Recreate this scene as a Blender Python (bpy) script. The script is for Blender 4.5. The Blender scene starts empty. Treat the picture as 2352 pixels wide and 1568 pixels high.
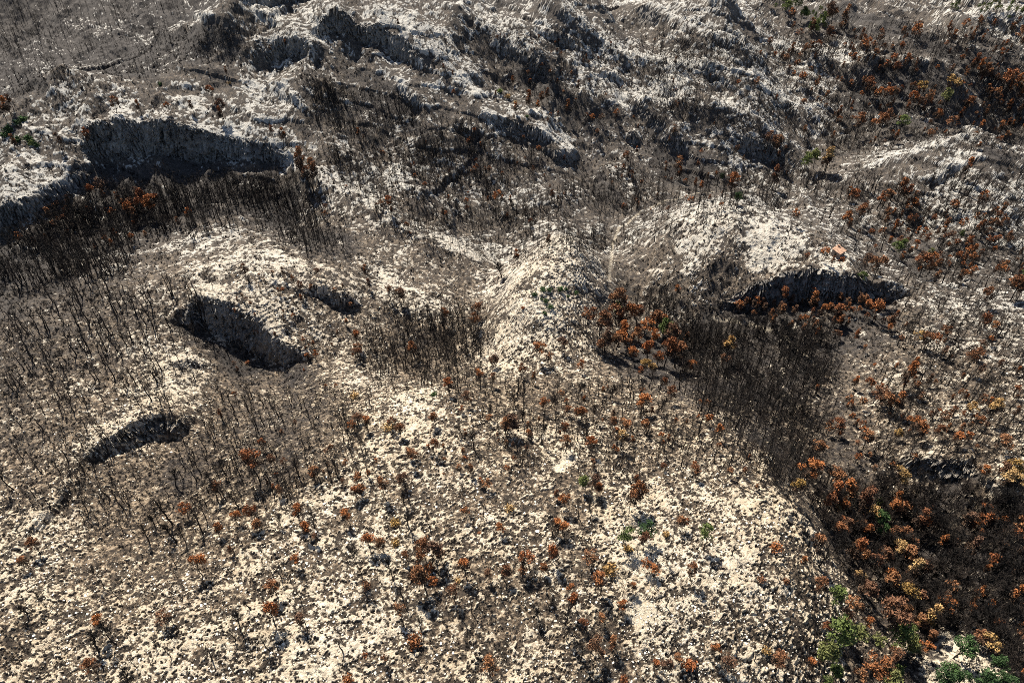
import bpy, math, random
import numpy as np
from mathutils import Vector

# ------------------------------------------------------------------ camera, sky, sun, exposure
sc = bpy.context.scene
COL = sc.collection
S = 1.4                       # metres per design unit
CAMZ = 110.0 * S
PITCH = math.radians(43.0)
F = 1650.0                    # focal length in reference pixels (frame 2352 x 1568)
cam_d = bpy.data.cameras.new('camera'); cam = bpy.data.objects.new('camera', cam_d); COL.objects.link(cam)
cam.location = (0, 0, CAMZ); cam.rotation_euler = (math.radians(90) - PITCH, 0, 0)
cam_d.sensor_width = 36.0; cam_d.lens = 36.0 * F / 2352.0; cam_d.clip_start = 1.0; cam_d.clip_end = 6000.0
sc.camera = cam

SUN_EL, SUN_AZ = math.radians(51.0), math.radians(-26.0)      # azimuth from +Y, negative = left
sd = Vector((math.sin(SUN_AZ) * math.cos(SUN_EL), math.cos(SUN_AZ) * math.cos(SUN_EL), math.sin(SUN_EL)))
sun_d = bpy.data.lights.new('sun', 'SUN'); sun_d.energy = 5.0; sun_d.angle = math.radians(0.5); sun_d.color = (1.0, 0.93, 0.80)
sun = bpy.data.objects.new('sun', sun_d); COL.objects.link(sun)
sun.rotation_euler = sd.to_track_quat('Z', 'Y').to_euler(); sun.location = (0, 0, 400)
w = bpy.data.worlds.new('World'); sc.world = w; w.use_nodes = True
nt = w.node_tree; nt.nodes.clear()
wo = nt.nodes.new('ShaderNodeOutputWorld'); bg = nt.nodes.new('ShaderNodeBackground'); sk = nt.nodes.new('ShaderNodeTexSky')
sk.sky_type = 'NISHITA'; sk.sun_disc = False; sk.sun_elevation = SUN_EL; sk.sun_rotation = SUN_AZ
bg.inputs[1].default_value = 0.05
nt.links.new(sk.outputs[0], bg.inputs[0]); nt.links.new(bg.outputs[0], wo.inputs[0])
sc.view_settings.view_transform = 'Standard'; sc.view_settings.look = 'None'
sc.view_settings.exposure = 1.27; sc.view_settings.gamma = 1.0
sc.cycles.use_denoising = False; sc.cycles.filter_width = 0.9; sc.cycles.max_bounces = 4; sc.cycles.diffuse_bounces = 1; sc.cycles.volume_bounces = 0; sc.cycles.sample_clamp_direct = 1.6; sc.cycles.sample_clamp_indirect = 1.0; sc.cycles.transparent_max_bounces = 4

rng = np.random.default_rng(7)

# ------------------------------------------------------------------ maths helpers
def ray(px, py):
    px = np.asarray(px, float); py = np.asarray(py, float)
    dx = (px - 1176) / F; dy = (784 - py) / F
    c, s = math.cos(PITCH), math.sin(PITCH)
    return dx, c + dy * s, -s + dy * c
def unproject(px, py, z):
    dx, dy, dz = ray(px, py); t = (np.asarray(z, float) - CAMZ) / dz
    return dx * t, dy * t
TAB = np.random.default_rng(3).random((512, 512)).astype(np.float32)
def vnoise(x, y, seed=0):
    x = x + seed * 37.13; y = y + seed * 91.7
    xi = np.floor(x).astype(np.int32); yi = np.floor(y).astype(np.int32)
    fx = (x - xi).astype(np.float32); fy = (y - yi).astype(np.float32)
    fx = fx * fx * (3 - 2 * fx); fy = fy * fy * (3 - 2 * fy)
    a, b, c, d = xi & 511, (xi + 1) & 511, yi & 511, (yi + 1) & 511
    v = TAB[a, c] * (1 - fx) * (1 - fy) + TAB[b, c] * fx * (1 - fy) + TAB[a, d] * (1 - fx) * fy + TAB[b, d] * fx * fy
    return v * 2 - 1
def fbm(x, y, oct=4, seed=0, gain=0.5, ridged=False):
    t = 0; a = 1; n = 0; c, s = math.cos(0.6), math.sin(0.6)
    for o in range(oct):
        v = vnoise(x, y, seed + o * 3)
        if ridged: v = 1 - 2 * np.abs(v)
        t = t + v * a; n += a; a *= gain
        x, y = (x * c - y * s) * 2.03, (x * s + y * c) * 2.03
    return t / n
def sstep(a, b, x):
    t = np.clip((x - a) / (b - a), 0, 1); return t * t * (3 - 2 * t)

# ------------------------------------------------------------------ terrain: control points (frame x, frame y, height)
CTRL = """
-300,1900,-6 0,1568,-5 400,1568,0 800,1568,2 1176,1568,0 1600,1568,-2 1850,1568,-8 2050,1568,-14 2352,1568,-10 2700,1900,-10 1176,2300,0
0,1400,-6 400,1400,-1 800,1400,1 1176,1400,0 1600,1400,0 1840,1400,-5 1980,1400,-16 2150,1400,-18 2352,1400,-12
0,1200,-12 300,1200,-10 600,1200,-4 900,1200,-2 1300,1200,-1 1600,1200,-2 1760,1200,-4 1880,1200,-16 2020,1200,-22 2200,1200,-17 2352,1200,-10
0,1050,-14 200,1050,-13 450,1050,-14 700,1050,-7 1000,1050,-4 1300,1050,-4 1600,1050,-8 1720,1050,-12 1800,1050,-21 2000,1050,-22 2200,1050,-15 2352,1050,-10
0,920,-16 200,920,-15 450,920,-21 700,920,-18 900,920,-10 1050,920,-9 1200,920,-13 1400,920,-16 1580,920,-20 1750,920,-29 1950,920,-25 2200,920,-20 2352,920,-17
0,840,-17 200,840,-18 400,840,-21 600,840,-30 800,840,-26 960,840,-29 1080,840,-29 1200,840,-24 1400,840,-25 1500,840,-28 1700,840,-34 1900,840,-28 2200,840,-23 2352,840,-20
0,720,-20 250,700,-20 450,700,-19 600,720,-22 800,700,-24 980,700,-28 1100,700,-34 1230,700,-21 1350,700,-27 1480,700,-39 1650,720,-37 1850,700,-32 2100,700,-30 2352,700,-28
0,600,-28 250,600,-26 500,600,-22 700,600,-25 900,600,-29 1050,600,-34 1150,610,-41 1280,600,-27 1390,600,-43 1500,600,-33 1650,600,-27 1850,600,-29 1950,600,-33 2100,600,-42 2352,600,-42
0,540,-30 250,540,-30 520,520,-24 700,520,-32 830,520,-29 1000,540,-35 1150,550,-43 1290,550,-36 1400,540,-46 1480,530,-41 1600,500,-31 1750,510,-33 1900,520,-42 2100,520,-48 2352,520,-44
300,470,-29 500,460,-28 650,450,-31 740,430,-27 850,450,-34 1000,450,-34 1150,450,-39 1300,450,-42 1450,470,-50 1600,440,-48 1750,450,-52 1900,450,-49 2100,430,-44 2352,450,-42
30,340,-16 30,430,-19 150,280,-15 150,340,-17 150,480,-27 0,600,-28 300,215,-15 300,270,-15 450,195,-14 450,260,-15 600,175,-13 600,240,-15 600,300,-17 690,320,-20 0,290,-15
700,230,-13 740,300,-19 800,360,-26 950,370,-29 1100,370,-34
0,230,-95 100,150,-105 300,120,-112 0,40,-125 400,50,-105 520,110,-95 -300,150,-110 150,235,-80
850,290,-22 950,290,-24 1100,300,-29 1250,300,-32 1400,320,-40 1550,300,-41 1700,300,-42 1850,320,-54 2000,320,-53 2150,330,-51 2300,330,-78 2340,410,-43 2230,345,-44
850,200,-14 1000,200,-17 1150,200,-27 1300,200,-28 1450,220,-36 1600,200,-37 1750,200,-46 1900,200,-54 2050,190,-50 2200,210,-60 2352,250,-66
640,130,-6 780,120,-5 950,120,-9 1100,120,-18 1250,110,-20 1400,110,-28 1600,110,-38 1800,110,-54 2000,110,-60 2200,100,-62 2352,120,-62
780,62,0 700,100,-3 900,75,-5 990,50,-18 1100,60,-24 1250,50,-30 1400,60,-33 1600,60,-45 1800,60,-62 2000,60,-70 2200,60,-72 2352,60,-72
600,0,-95 800,-5,-90 1000,0,-75 1200,0,-68 1400,0,-62 1600,0,-66 1800,0,-78 2000,0,-85 2300,0,-88
-200,-200,-60 500,-200,-55 1176,-200,-50 1800,-200,-60 2500,-200,-70 2700,300,-60 2700,800,-25
"""
P = np.array([[float(v) for v in t.split(',')] for t in CTRL.split()])
cz = P[:, 2] * S
cx, cy = unproject(P[:, 0], P[:, 1], cz)
def warpc(x, y):                       # world coordinates squeezed with distance so that far controls spread out evenly
    d = np.maximum(y + 115.0, 20.0)
    return x / d * 1.6, np.log(d)
def tps_fit(x, y, z, lam):
    n = len(x); r2 = (x[:, None] - x) ** 2 + (y[:, None] - y) ** 2
    K = 0.5 * r2 * np.log(r2 + 1e-12) + lam * np.eye(n)
    Q = np.c_[np.ones(n), x, y]; A = np.zeros((n + 3, n + 3)); A[:n, :n] = K; A[:n, n:] = Q; A[n:, :n] = Q.T
    return np.linalg.solve(A, np.r_[z, 0, 0, 0])
def tps_eval(wt, px, py, x, y):
    n = len(px); out = wt[n] + wt[n + 1] * x + wt[n + 2] * y
    for i in range(n):
        r2 = (x - px[i]) ** 2 + (y - py[i]) ** 2
        out += wt[i] * 0.5 * r2 * np.log(r2 + 1e-12)
    return out
wx, wy = warpc(cx, cy); TW = tps_fit(wx, wy, cz, 2e-4)

# regular height map
GX0, GX1, GY0, GY1, GS = -900.0, 900.0, -60.0, 1640.0, 1.25
gx = np.arange(GX0, GX1, GS); gy = np.arange(GY0, GY1, GS)
MX, MY = np.meshgrid(gx, gy, indexing='ij')
qx = gx[::6]; qy = gy[::6]; QX, QY = np.meshgrid(qx, qy, indexing='ij')
a, b = warpc(QX, QY); coarse = tps_eval(TW, wx, wy, a, b)
def grid_sample(G, x0, y0, s, x, y):
    u = np.clip((x - x0) / s, 0, G.shape[0] - 1.001); v = np.clip((y - y0) / s, 0, G.shape[1] - 1.001)
    i = u.astype(np.int32); j = v.astype(np.int32); fu = u - i; fv = v - j
    return G[i, j] * (1 - fu) * (1 - fv) + G[i + 1, j] * fu * (1 - fv) + G[i, j + 1] * (1 - fu) * fv + G[i + 1, j + 1] * fu * fv
def cubic_sample(G, x0, y0, s, x, y):
    u = np.clip((x - x0) / s, 1, G.shape[0] - 3.001); v = np.clip((y - y0) / s, 1, G.shape[1] - 3.001)
    i = u.astype(np.int32); j = v.astype(np.int32); fu = u - i; fv = v - j
    def wt(f): return [(-f + 2 * f**2 - f**3) / 2, (2 - 5 * f**2 + 3 * f**3) / 2, (f + 4 * f**2 - 3 * f**3) / 2, (f**3 - f**2) / 2]
    wu, wv = wt(fu), wt(fv); out = 0
    for p in range(4):
        for q in range(4): out = out + G[i + p - 1, j + q - 1] * wu[p] * wv[q]
    return out
BASE = cubic_sample(coarse, GX0, GY0, GS * 6, MX, MY)
BASE = np.clip(BASE, -150 * S, 60 * S)
BASE0 = BASE.copy()
def hit(px, py, G, lift=0.0):
    """where the view ray through (px, py) meets height map G (+lift)"""
    px = np.atleast_1d(np.asarray(px, float)); py = np.atleast_1d(np.asarray(py, float))
    dx, dy, dz = ray(px, py)
    t = np.full(px.shape, 50.0); lo = t.copy(); done = np.zeros(px.shape, bool); step = 1.5
    for k in range(900):
        h = CAMZ + dz * t - (grid_sample(G, GX0, GY0, GS, dx * t, dy * t) + lift)
        new = (h < 0) & ~done; done |= new
        lo = np.where(done, lo, t); t = np.where(done, t, t + np.maximum(step, h * 0.35))
        if done.all(): break
    hi = t.copy()
    for k in range(14):
        m = (lo + hi) / 2; h = CAMZ + dz * m - (grid_sample(G, GX0, GY0, GS, dx * m, dy * m) + lift)
        hi = np.where(h < 0, m, hi); lo = np.where(h < 0, lo, m)
    return dx * hi, dy * hi, done

def polydist(x, y, pts):
    """distance to polyline, signed side (+ = far/left-hand side of a line drawn left to right), and parameter 0..1"""
    best = np.full(x.shape, 1e9); sgn = np.zeros(x.shape); par = np.zeros(x.shape)
    P_ = np.array(pts, float); E = np.diff(P_, axis=0); ln = np.hypot(E[:, 0], E[:, 1]) + 1e-9
    Nn = np.c_[-E[:, 1], E[:, 0]] / ln[:, None]; L = np.r_[0, np.cumsum(ln)]
    VN = np.r_[Nn[:1], Nn[:-1] + Nn[1:], Nn[-1:]] if len(E) > 1 else np.r_[Nn, Nn]      # normals at the corners
    for k in range(len(E)):
        ax, ay = P_[k]; ex, ey = E[k]
        t = np.clip(((x - ax) * ex + (y - ay) * ey) / ln[k] ** 2, 0, 1)
        rx, ry = x - ax - ex * t, y - ay - ey * t; d = np.hypot(rx, ry); m = d < best
        nx = np.where(t <= 0, VN[k, 0], np.where(t >= 1, VN[k + 1, 0], Nn[k, 0])); ny = np.where(t <= 0, VN[k, 1], np.where(t >= 1, VN[k + 1, 1], Nn[k, 1]))
        best = np.where(m, d, best); sgn = np.where(m, rx * nx + ry * ny, sgn); par = np.where(m, (L[k] + t * ln[k]) / L[-1], par)
    return best, np.sign(sgn), par

# cliffs: polyline of the TOP edge with the height of the dark band under it (frame pixels), drawn left to right
CLIFFS = [
 ('long pale headland cliff', [(195,345,35),(235,305,95),(330,302,92),(450,320,84),(560,345,50),(640,362,34),(695,372,15)], 26),
 ('western corner cliff', [(-60,500,70),(20,505,60),(75,470,50),(150,435,50),(205,380,60)], 18),
 ('notched summit cliff', [(612,150,15),(650,105,45),(700,112,50),(728,150,20)], 12),
 ('summit crag', [(715,95,20),(770,62,55),(830,82,45),(880,88,50),(930,118,48),(972,165,18)], 16),
 ('rounded mid slope cliff', [(1100,279,12),(1140,283,28),(1185,292,34),(1235,310,34),(1260,325,22)], 12),
 ('mid slope boulder cliff', [(1048,300,10),(1070,300,26),(1105,318,12)], 8),
 ('bulging boulder cliff', [(1252,345,12),(1275,352,34),(1310,356,30),(1334,350,10)], 10),
 ('ridge flank cliff', [(1366,186,8),(1390,188,22),(1440,208,10)], 10),
 ('upper ridge cliff', [(1210,95,8),(1250,100,24),(1290,106,32),(1322,130,12)], 10),
 ('long thin ledge', [(1100,104,8),(1160,128,12),(1200,150,13),(1240,165,8)], 8),
 ('back ledge', [(984,36,8),(1020,48,12),(1060,75,8)], 8),
 ('gully crag', [(900,198,8),(930,222,22),(950,240,22),(975,262,10)], 8),
 ('shoulder crag', [(1078,190,8),(1095,192,26),(1120,215,8)], 8),
 ('east ledge', [(1500,213,7),(1530,220,12),(1575,235,7)], 8),
 ('hollow crag', [(1428,325,8),(1450,325,32),(1475,345,8)], 8),
 ('broad hollow crag', [(1508,332,8),(1540,330,30),(1572,345,22),(1600,372,8)], 9),
 ('wedge cliff', [(1668,318,10),(1700,328,30),(1740,345,38),(1775,358,24),(1802,364,10)], 12),
 ('thin eastern wall', [(1830,328,6),(1905,318,9),(1980,296,11),(2060,292,11),(2130,294,11),(2200,304,6)], 8),
 ('far east ledge', [(1985,168,6),(2030,168,11),(2110,180,9),(2170,205,6)], 8),
 ('slanted east scarp', [(2105,445,8),(2130,430,22),(2180,408,20),(2235,394,14),(2260,388,6)], 10),
 ('eastern knoll cliff', [(1655,700,14),(1700,680,50),(1740,664,72),(1790,640,88),(1850,631,92),(1920,644,80),(2000,650,68),(2060,658,46),(2086,668,18)], 24),
 ('dark hollow cliff', [(385,742,10),(440,715,60),(475,694,95),(535,715,110),(600,757,88),(650,800,62),(725,818,18)], 26),
 ('ribbed crag', [(690,690,10),(740,682,34),(790,684,48),(832,705,20)], 12),
 ('small hook crag', [(380,858,8),(410,842,22),(450,838,22),(472,850,8)], 7),
 ('lower west scarp', [(160,1092,16),(205,1050,28),(255,1012,40),(330,978,52),(395,962,66),(418,985,40),(425,1000,10)], 14),
 ('lowest west scarp', [(60,1240,10),(90,1212,22),(120,1165,24),(160,1118,18),(175,1095,8)], 8),
 ('south east cliff', [(2045,1062,12),(2080,1056,52),(2150,1062,62),(2210,1062,58),(2250,1080,18)], 16),
 ('south east slab edge', [(2240,1084,10),(2290,1120,24),(2330,1175,26),(2375,1240,14)], 10),
 ('gully rim crag', [(1722,1032,8),(1742,1040,34),(1752,1085,18),(1760,1105,6)], 5),
 ('pale rim crag', [(1795,1190,10),(1815,1185,34),(1832,1215,26),(1838,1240,8)], 5),
 ('low outcrop', [(540,520,6),(575,508,16),(612,516,8)], 6),
 ('upper west band', [(620,222,8),(660,240,20),(700,262,22),(722,292,10)], 8),
 ('upper far band', [(425,40,8),(470,60,16),(520,68,8)], 14),
 ('western far band', [(560,20,6),(620,60,18),(680,90,8)], 14),
 ('slit crag', [(1878,866,4),(1895,866,10),(1925,872,4)], 3),
 ('north east ridge crag', [(1580,32,6),(1620,50,16),(1660,74,8)], 12),
 ('north east double crag', [(1632,20,6),(1665,30,16),(1700,50,8)], 12),
]
def smoothmax(a, b, k): return np.maximum(a, b)
CL = []   # (label, pts world, heights, half width)
def blur(A, n, it=3):
    for _ in range(it):
        for ax in (0, 1):
            B = np.concatenate([np.repeat(A.take([0], ax), n + 1, ax), A, np.repeat(A.take([-1], ax), n, ax)], ax)
            c = np.cumsum(B, ax); L_ = A.shape[ax]
            A = (c.take(range(2 * n + 1, 2 * n + 1 + L_), ax) - c.take(range(0, L_), ax)) / (2 * n + 1)
    return A
def apply_cliffs(H):
    for name, pts, depth in CLIFFS:
        A = np.array(pts, float); mid = A[:, 1] + A[:, 2] * 0.45
        X, Y, ok = hit(A[:, 0], mid, BASE0)
        slant = np.sqrt(X**2 + Y**2 + (CAMZ - grid_sample(BASE0, GX0, GY0, GS, X, Y))**2)
        dep = np.arctan2(CAMZ - grid_sample(BASE0, GX0, GY0, GS, X, Y), np.hypot(X, Y))
        hgt = A[:, 2] * 0.60 * slant / F / np.cos(dep)
        pw = list(zip(X, Y)); CL.append((name, pw, hgt))
        x0, x1, y0, y1 = X.min() - 120, X.max() + 120, Y.min() - 120, Y.max() + 120
        i0, i1 = np.searchsorted(gx, [x0, x1]); j0, j1 = np.searchsorted(gy, [y0, y1])
        xx, yy = MX[i0:i1, j0:j1], MY[i0:i1, j0:j1]
        d, sg, par = polydist(xx, yy, pw)
        hgt = hgt.copy(); hgt[0] *= 0.3; hgt[-1] *= 0.3
        L = np.r_[0, np.cumsum(np.hypot(np.diff(X), np.diff(Y)))]; L /= L[-1]
        h = np.interp(par, L, hgt)
        endd = np.minimum(np.hypot(xx - X[0], yy - Y[0]), np.hypot(xx - X[-1], yy - Y[-1]))
        # damp beyond the ends
        atend = ((par <= 0.0005) | (par >= 0.9995))
        h = h * np.where(atend, np.exp(-(endd / (depth * 0.6)) ** 2), 1.0)
        s = d * sg; wd = 0.9 + 0.10 * h
        step = np.clip(s / wd, -1, 1)
        up = np.exp(-np.maximum(s - wd, 0) / (depth * 2.2)); dn = np.exp(-np.maximum(-s - wd, 0) / (depth * 1.5))
        delta = np.where(s > 0, 0.75 * h * up, -0.25 * h * dn)
        lin = 0.25 * h + 0.5 * h * step
        delta = np.where(np.abs(s) < wd, lin, delta)
        nb = max(3, int(depth * 0.35 / GS)); kk = sstep(2.0, 5.0 + depth * 0.5, np.abs(s) - wd)
        bl = blur(delta, nb); kk = np.where(atend, 1.0, kk)
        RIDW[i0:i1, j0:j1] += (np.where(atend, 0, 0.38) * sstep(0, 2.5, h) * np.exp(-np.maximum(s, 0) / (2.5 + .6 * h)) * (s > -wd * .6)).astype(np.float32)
        H[i0:i1, j0:j1] += delta * (1 - kk) + bl * kk
# ridges: crest polyline (frame x, y, crest height above the smooth ground in metres), width far side, width near side
RIDGES = [
 ([(-100,290,0),(100,262,2),(250,222,2),(400,192,2),(520,168,2),(600,160,2),(640,120,0)], 16, 16),
 ([(690,400,0),(735,415,8),(800,455,10),(880,500,10),(980,560,8),(1080,598,6),(1150,605,0)], 20, 11),
 ([(720,330,0),(800,370,9),(880,410,10),(960,470,7),(1000,500,0)], 20, 10),
 ([(800,70,0),(880,80,7),(960,130,9),(1040,200,10),(1100,250,9),(1180,290,8),(1260,330,7),(1330,360,0)], 30, 11),
 ([(980,45,0),(1060,75,13),(1160,125,15),(1240,165,14),(1300,215,13),(1400,250,13),(1560,262,14),(1680,290,12),(1800,360,6),(1840,380,0)], 32, 12),
 ([(1180,30,0),(1260,70,14),(1330,110,15),(1450,170,14),(1560,180,14),(1700,210,13),(1850,290,6),(1900,320,0)], 36, 12),
 ([(1400,20,0),(1480,60,14),(1560,110,14),(1660,160,13),(1750,185,10),(1850,230,0)], 36, 12),
 ([(1560,20,0),(1650,60,16),(1780,110,15),(1900,160,12),(2060,172,12),(2160,205,10),(2250,260,9),(2352,330,0)], 40, 13),
 ([(1100,0,0),(1200,10,12),(1300,40,14),(1380,70,10),(1420,90,0)], 40, 14),
 ([(760,20,0),(860,5,10),(980,15,14),(1080,50,8),(1120,70,0)], 40, 14),
 ([(1850,30,0),(1950,60,12),(2080,90,12),(2200,150,10),(2300,200,0)], 40, 14),
 ([(860,170,0),(920,215,5),(970,270,6),(1000,330,5),(1030,400,0)], 12, 8),
 ([(1060,200,0),(1110,300,5),(1130,380,6),(1160,470,5),(1180,540,0)], 12, 8),
 ([(1340,360,0),(1400,400,6),(1440,460,6),(1460,500,0)], 12, 8),
 ([(1420,310,0),(1540,320,6),(1640,370,6),(1700,430,5),(1760,480,0)], 20, 9),
 ([(1880,400,0),(2000,405,4),(2120,370,7),(2215,340,9),(2280,380,9),(2352,395,9),(2500,400,0)], 26, 16),
 ([(1100,900,0),(1130,830,5),(1170,740,10),(1215,660,12),(1255,600,10),(1290,560,6),(1310,545,2)], 17, 17, 1),
 ([(1350,720,0),(1340,660,4),(1330,600,5),(1320,560,0)], 10, 10, 1),
 ([(1420,560,0),(1480,540,3),(1560,505,6),(1680,490,7),(1800,530,5),(1940,600,4),(2050,655,0)], 24, 34, 1),
 ([(1560,870,0),(1640,960,3),(1720,1060,4),(1780,1170,4),(1850,1300,4),(1930,1420,3),(2000,1530,0)], 10, 10, 1),
 ([(860,920,0),(960,895,3),(1060,905,3),(1160,950,0)], 14, 14, 1),
 ([(60,1260,0),(160,1100,2),(260,1010,2),(400,950,3),(400,880,3),(450,835,2),(480,800,0)], 9, 10),
 ([(900,75,0),(700,90,3),(640,120,4),(600,160,0)], 14, 12),
 ([(300,130,0),(420,110,16),(500,120,18),(600,140,10),(640,150,0)], 40, 24),
 ([(400,10,0),(480,50,18),(560,90,18),(640,110,0)], 40, 22),
 ([(100,30,0),(200,90,16),(320,120,14),(420,160,0)], 40, 22),
 ([(60,215,0),(120,200,14),(180,205,16),(230,225,0)], 20, 20),
]
RIDW = np.zeros(MX.shape, np.float32)
def apply_ridges(H):
    for rd in RIDGES:
        pts, wf, wn = rd[:3]; soft = len(rd) > 3
        A = np.array(pts, float); X, Y = [], []
        for (a0, b0, l) in pts:
            x_, y_, ok = hit(a0, b0, BASE0, l * 0.8); X.append(x_[0]); Y.append(y_[0])
        X = np.array(X); Y = np.array(Y); wf *= S; wn *= S
        i0, i1 = np.searchsorted(gx, [X.min() - 6 * wf, X.max() + 6 * wf]); j0, j1 = np.searchsorted(gy, [Y.min() - 6 * wf, Y.max() + 6 * wf])
        xx, yy = MX[i0:i1, j0:j1], MY[i0:i1, j0:j1]
        d, sg, par = polydist(xx, yy, list(zip(X, Y)))
        L = np.r_[0, np.cumsum(np.hypot(np.diff(X), np.diff(Y)))]; L /= L[-1]
        h = np.interp(par, L, A[:, 2])
        wd = np.where(sg > 0, wf, wn)
        if soft:
            H[i0:i1, j0:j1] += h * np.exp(-(d / wd) ** 2)
            RIDW[i0:i1, j0:j1] += (0.10 * np.clip(h / 6, 0, 1) * np.exp(-(d / wd) ** 2)).astype(np.float32); continue
        H[i0:i1, j0:j1] += h * np.exp(-(np.sqrt(d * d + 4) - 2) / wd * 1.2)
        hw = np.clip(h / 6, 0, 1)
        RIDW[i0:i1, j0:j1] += (hw * np.where(sg > 0, 0.24 * np.exp(-d / (0.8 * wf)), 0.24 - 0.50 * sstep(0, 6, d)) * np.where(sg > 0, 1, np.exp(-d / (1.6 * wn)))).astype(np.float32)  # rocky crest paler; sunlit far side and shaded near flank painted into the whiteness
H = BASE.copy()
apply_ridges(H)
BASE0 = H.copy()
apply_cliffs(H)
# gullies and swells
dist = np.hypot(MX, MY)
amp = sstep(60, 420, dist)
H += 20 * sstep(480, 640, dist) * fbm(MX / 90, MY / 120, 3, 301, 0.5, True)
da, db = (MX - MY) * 0.7071, (MX + MY) * 0.7071            # limestone bands running down to the right
H += 9.0 * sstep(330, 480, dist) * sstep(-190, -90, MX) * fbm(da / 150, db / 34, 4, 321, 0.55, True)
del da, db
H += (0.8 + 3.2 * amp) * fbm(MX / 46, MY / 46, 4, 11, 0.5) + (0.5 + 2.9 * amp) * fbm(MX / 20, MY / 26, 3, 41, 0.5, True)
del MX, MY

def height(x, y, fine=True):
    """final ground height"""
    wxx = x + 1.6 * fbm(x / 6, y / 6, 3, 71); wyy = y + 1.6 * fbm(x / 6, y / 6, 3, 83)
    return cubic_sample(H, GX0, GY0, GS, wxx, wyy)
# ------------------------------------------------------------------ what covers the ground: whiteness of rock over burnt soil, shade below cliffs painted in dark
WCTRL = """
100,1400,.75 400,1400,.7 700,1300,.75 700,1500,.85 900,1350,.7 1000,1100,.6 950,960,.85 1100,1000,.65 1300,1100,.55 1300,1300,.6 1400,1450,.45 1150,1450,.3 1200,1560,.7 1600,1400,.75 1750,1200,.95 1780,1400,.75
1650,1500,.6 1600,1100,.6 1500,1000,.4 1480,1260,.95 1470,1400,.8 1300,1050,.8 30,1550,.3 250,1500,.6 500,1500,.7 100,1250,.7 300,1200,.35 300,1100,.3 100,1100,.35 450,1050,.2 200,900,.35 100,700,.2 250,850,.2
350,920,.6 500,600,.65 480,560,.6 650,620,.7 650,700,.6 750,700,.5 850,850,.6 900,900,.6 200,620,.25 60,600,.1 550,950,.25 700,950,.2 450,1250,.5 970,700,.75 900,640,.7 1050,600,.6 900,550,.75 820,490,.7
900,420,.6 740,440,.75 1100,590,.7 1250,620,.7 1250,750,.9 1180,820,.6 1290,800,.5 1000,800,.2 950,780,.15 1100,900,.3 1250,900,.3 1450,950,.35 1500,620,.35 1600,560,.75 1750,560,.8 1900,620,.8 1600,680,.4
1450,650,.2 1700,820,.05 1750,900,.05 1600,820,.1 1850,960,.2 1900,900,.2 2050,880,.45 2200,950,.5 2300,900,.45 2200,720,.6 2330,740,.6 2000,760,.15 2120,580,.2 2250,600,.25 1950,500,.5 2100,460,.55 2200,380,.7
2300,460,.7 2000,400,.5 1900,430,.4 1850,480,.45 1950,1250,.1 2100,1350,.05 2250,1300,.05 2150,1200,.08 2300,1180,.15 1850,1150,.2 1830,1300,.3 2340,1050,.6 2250,1000,.4 2100,1000,.3 1950,1100,.15 2330,1520,.05 2000,1500,.15
300,250,.8 450,230,.85 560,300,.75 100,350,.7 50,430,.7 200,330,.65 650,200,.6 750,270,.35 450,480,.1 250,460,.1 600,450,.1 850,250,.2 850,350,.2 1000,300,.35 1050,430,.45 1150,500,.4 1000,500,.3 850,400,.5 900,120,.6 1000,170,.7
1070,230,.6 1150,330,.5 1290,330,.6 1250,450,.35 1400,420,.3 1350,320,.3 1450,270,.6 1560,290,.6 1250,200,.2 1350,160,.6 1450,130,.5 1550,170,.7 1750,220,.7 1850,280,.5 1600,230,.2 1750,400,.4 1550,400,.2 1700,150,.5
1900,160,.5 1880,60,.2 1650,60,.5 1500,50,.4 1300,50,.5 1150,30,.6 1000,20,.6 100,60,.12 300,70,.2 200,110,.35 500,150,.5 450,100,.3 300,150,.2 100,170,.2 600,60,.4 700,80,.7 500,50,.2 2050,60,.1 2250,100,.08 2200,200,.08
2000,230,.12 1850,170,.6 2300,330,.05 2100,300,.1 1950,320,.2 2290,20,.6
330,425,.02 430,420,.02 520,400,.02 620,400,.02 250,430,.02 850,170,.35 780,150,.35 700,160,.35 920,210,.35 960,260,.3 880,300,.35 1850,700,.02 1950,720,.02 1720,715,.02 600,830,.02 520,820,.02 450,780,.05 670,850,.05 560,790,.05
330,955,.85 400,900,.8 250,1005,.8 440,832,.9 500,700,.95 570,735,.95 640,785,.9 1150,280,.7 1200,330,.35 1290,400,.35 1300,345,.8 2150,1050,.5 2150,1110,.02 2230,1120,.05 2290,1090,.5 300,320,.8 150,260,.8 600,200,.85 520,330,.8 640,350,.8
700,560,.15 650,470,.08 780,560,.15 550,440,.08 350,440,.05 120,560,.05 20,620,.05 850,330,.3 900,350,.35 1000,260,.35 1080,380,.4 1200,420,.4 1150,240,.35 1350,400,.3 1500,380,.25 1600,340,.3 1480,450,.25 1780,1300,.8 1700,1300,.9 1840,1450,.5
1500,830,.05 1600,900,.1 1560,700,.12 1620,740,.05 1800,780,.04 1850,850,.06 1750,1000,.08 1800,1080,.08 400,1000,.25 400,1090,.15 600,1050,.2 650,980,.15 250,1100,.3 100,1000,.25 150,950,.25 100,800,.2 50,900,.25 330,700,.2 150,620,.15 350,650,.4
"""
Q = np.array([[float(v) for v in t.split(',')] for t in WCTRL.split()])
qx_, qy_, _ = hit(Q[:, 0], Q[:, 1], H)
qa, qb = warpc(qx_, qy_)
CG = 4.0
zx = np.arange(GX0, GX1, CG); zy = np.arange(GY0, GY1, CG); ZX, ZY = np.meshgrid(zx, zy, indexing='ij')
za, zb = warpc(ZX, ZY); num = np.zeros(ZX.shape); den = np.zeros(ZX.shape)
for i in range(len(Q)):
    ww = 1.0 / (((za - qa[i]) ** 2 + (zb - qb[i]) ** 2) + 1.5e-4) ** 2; num += ww * Q[i, 2]; den += ww
WMAP = num / den
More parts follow.
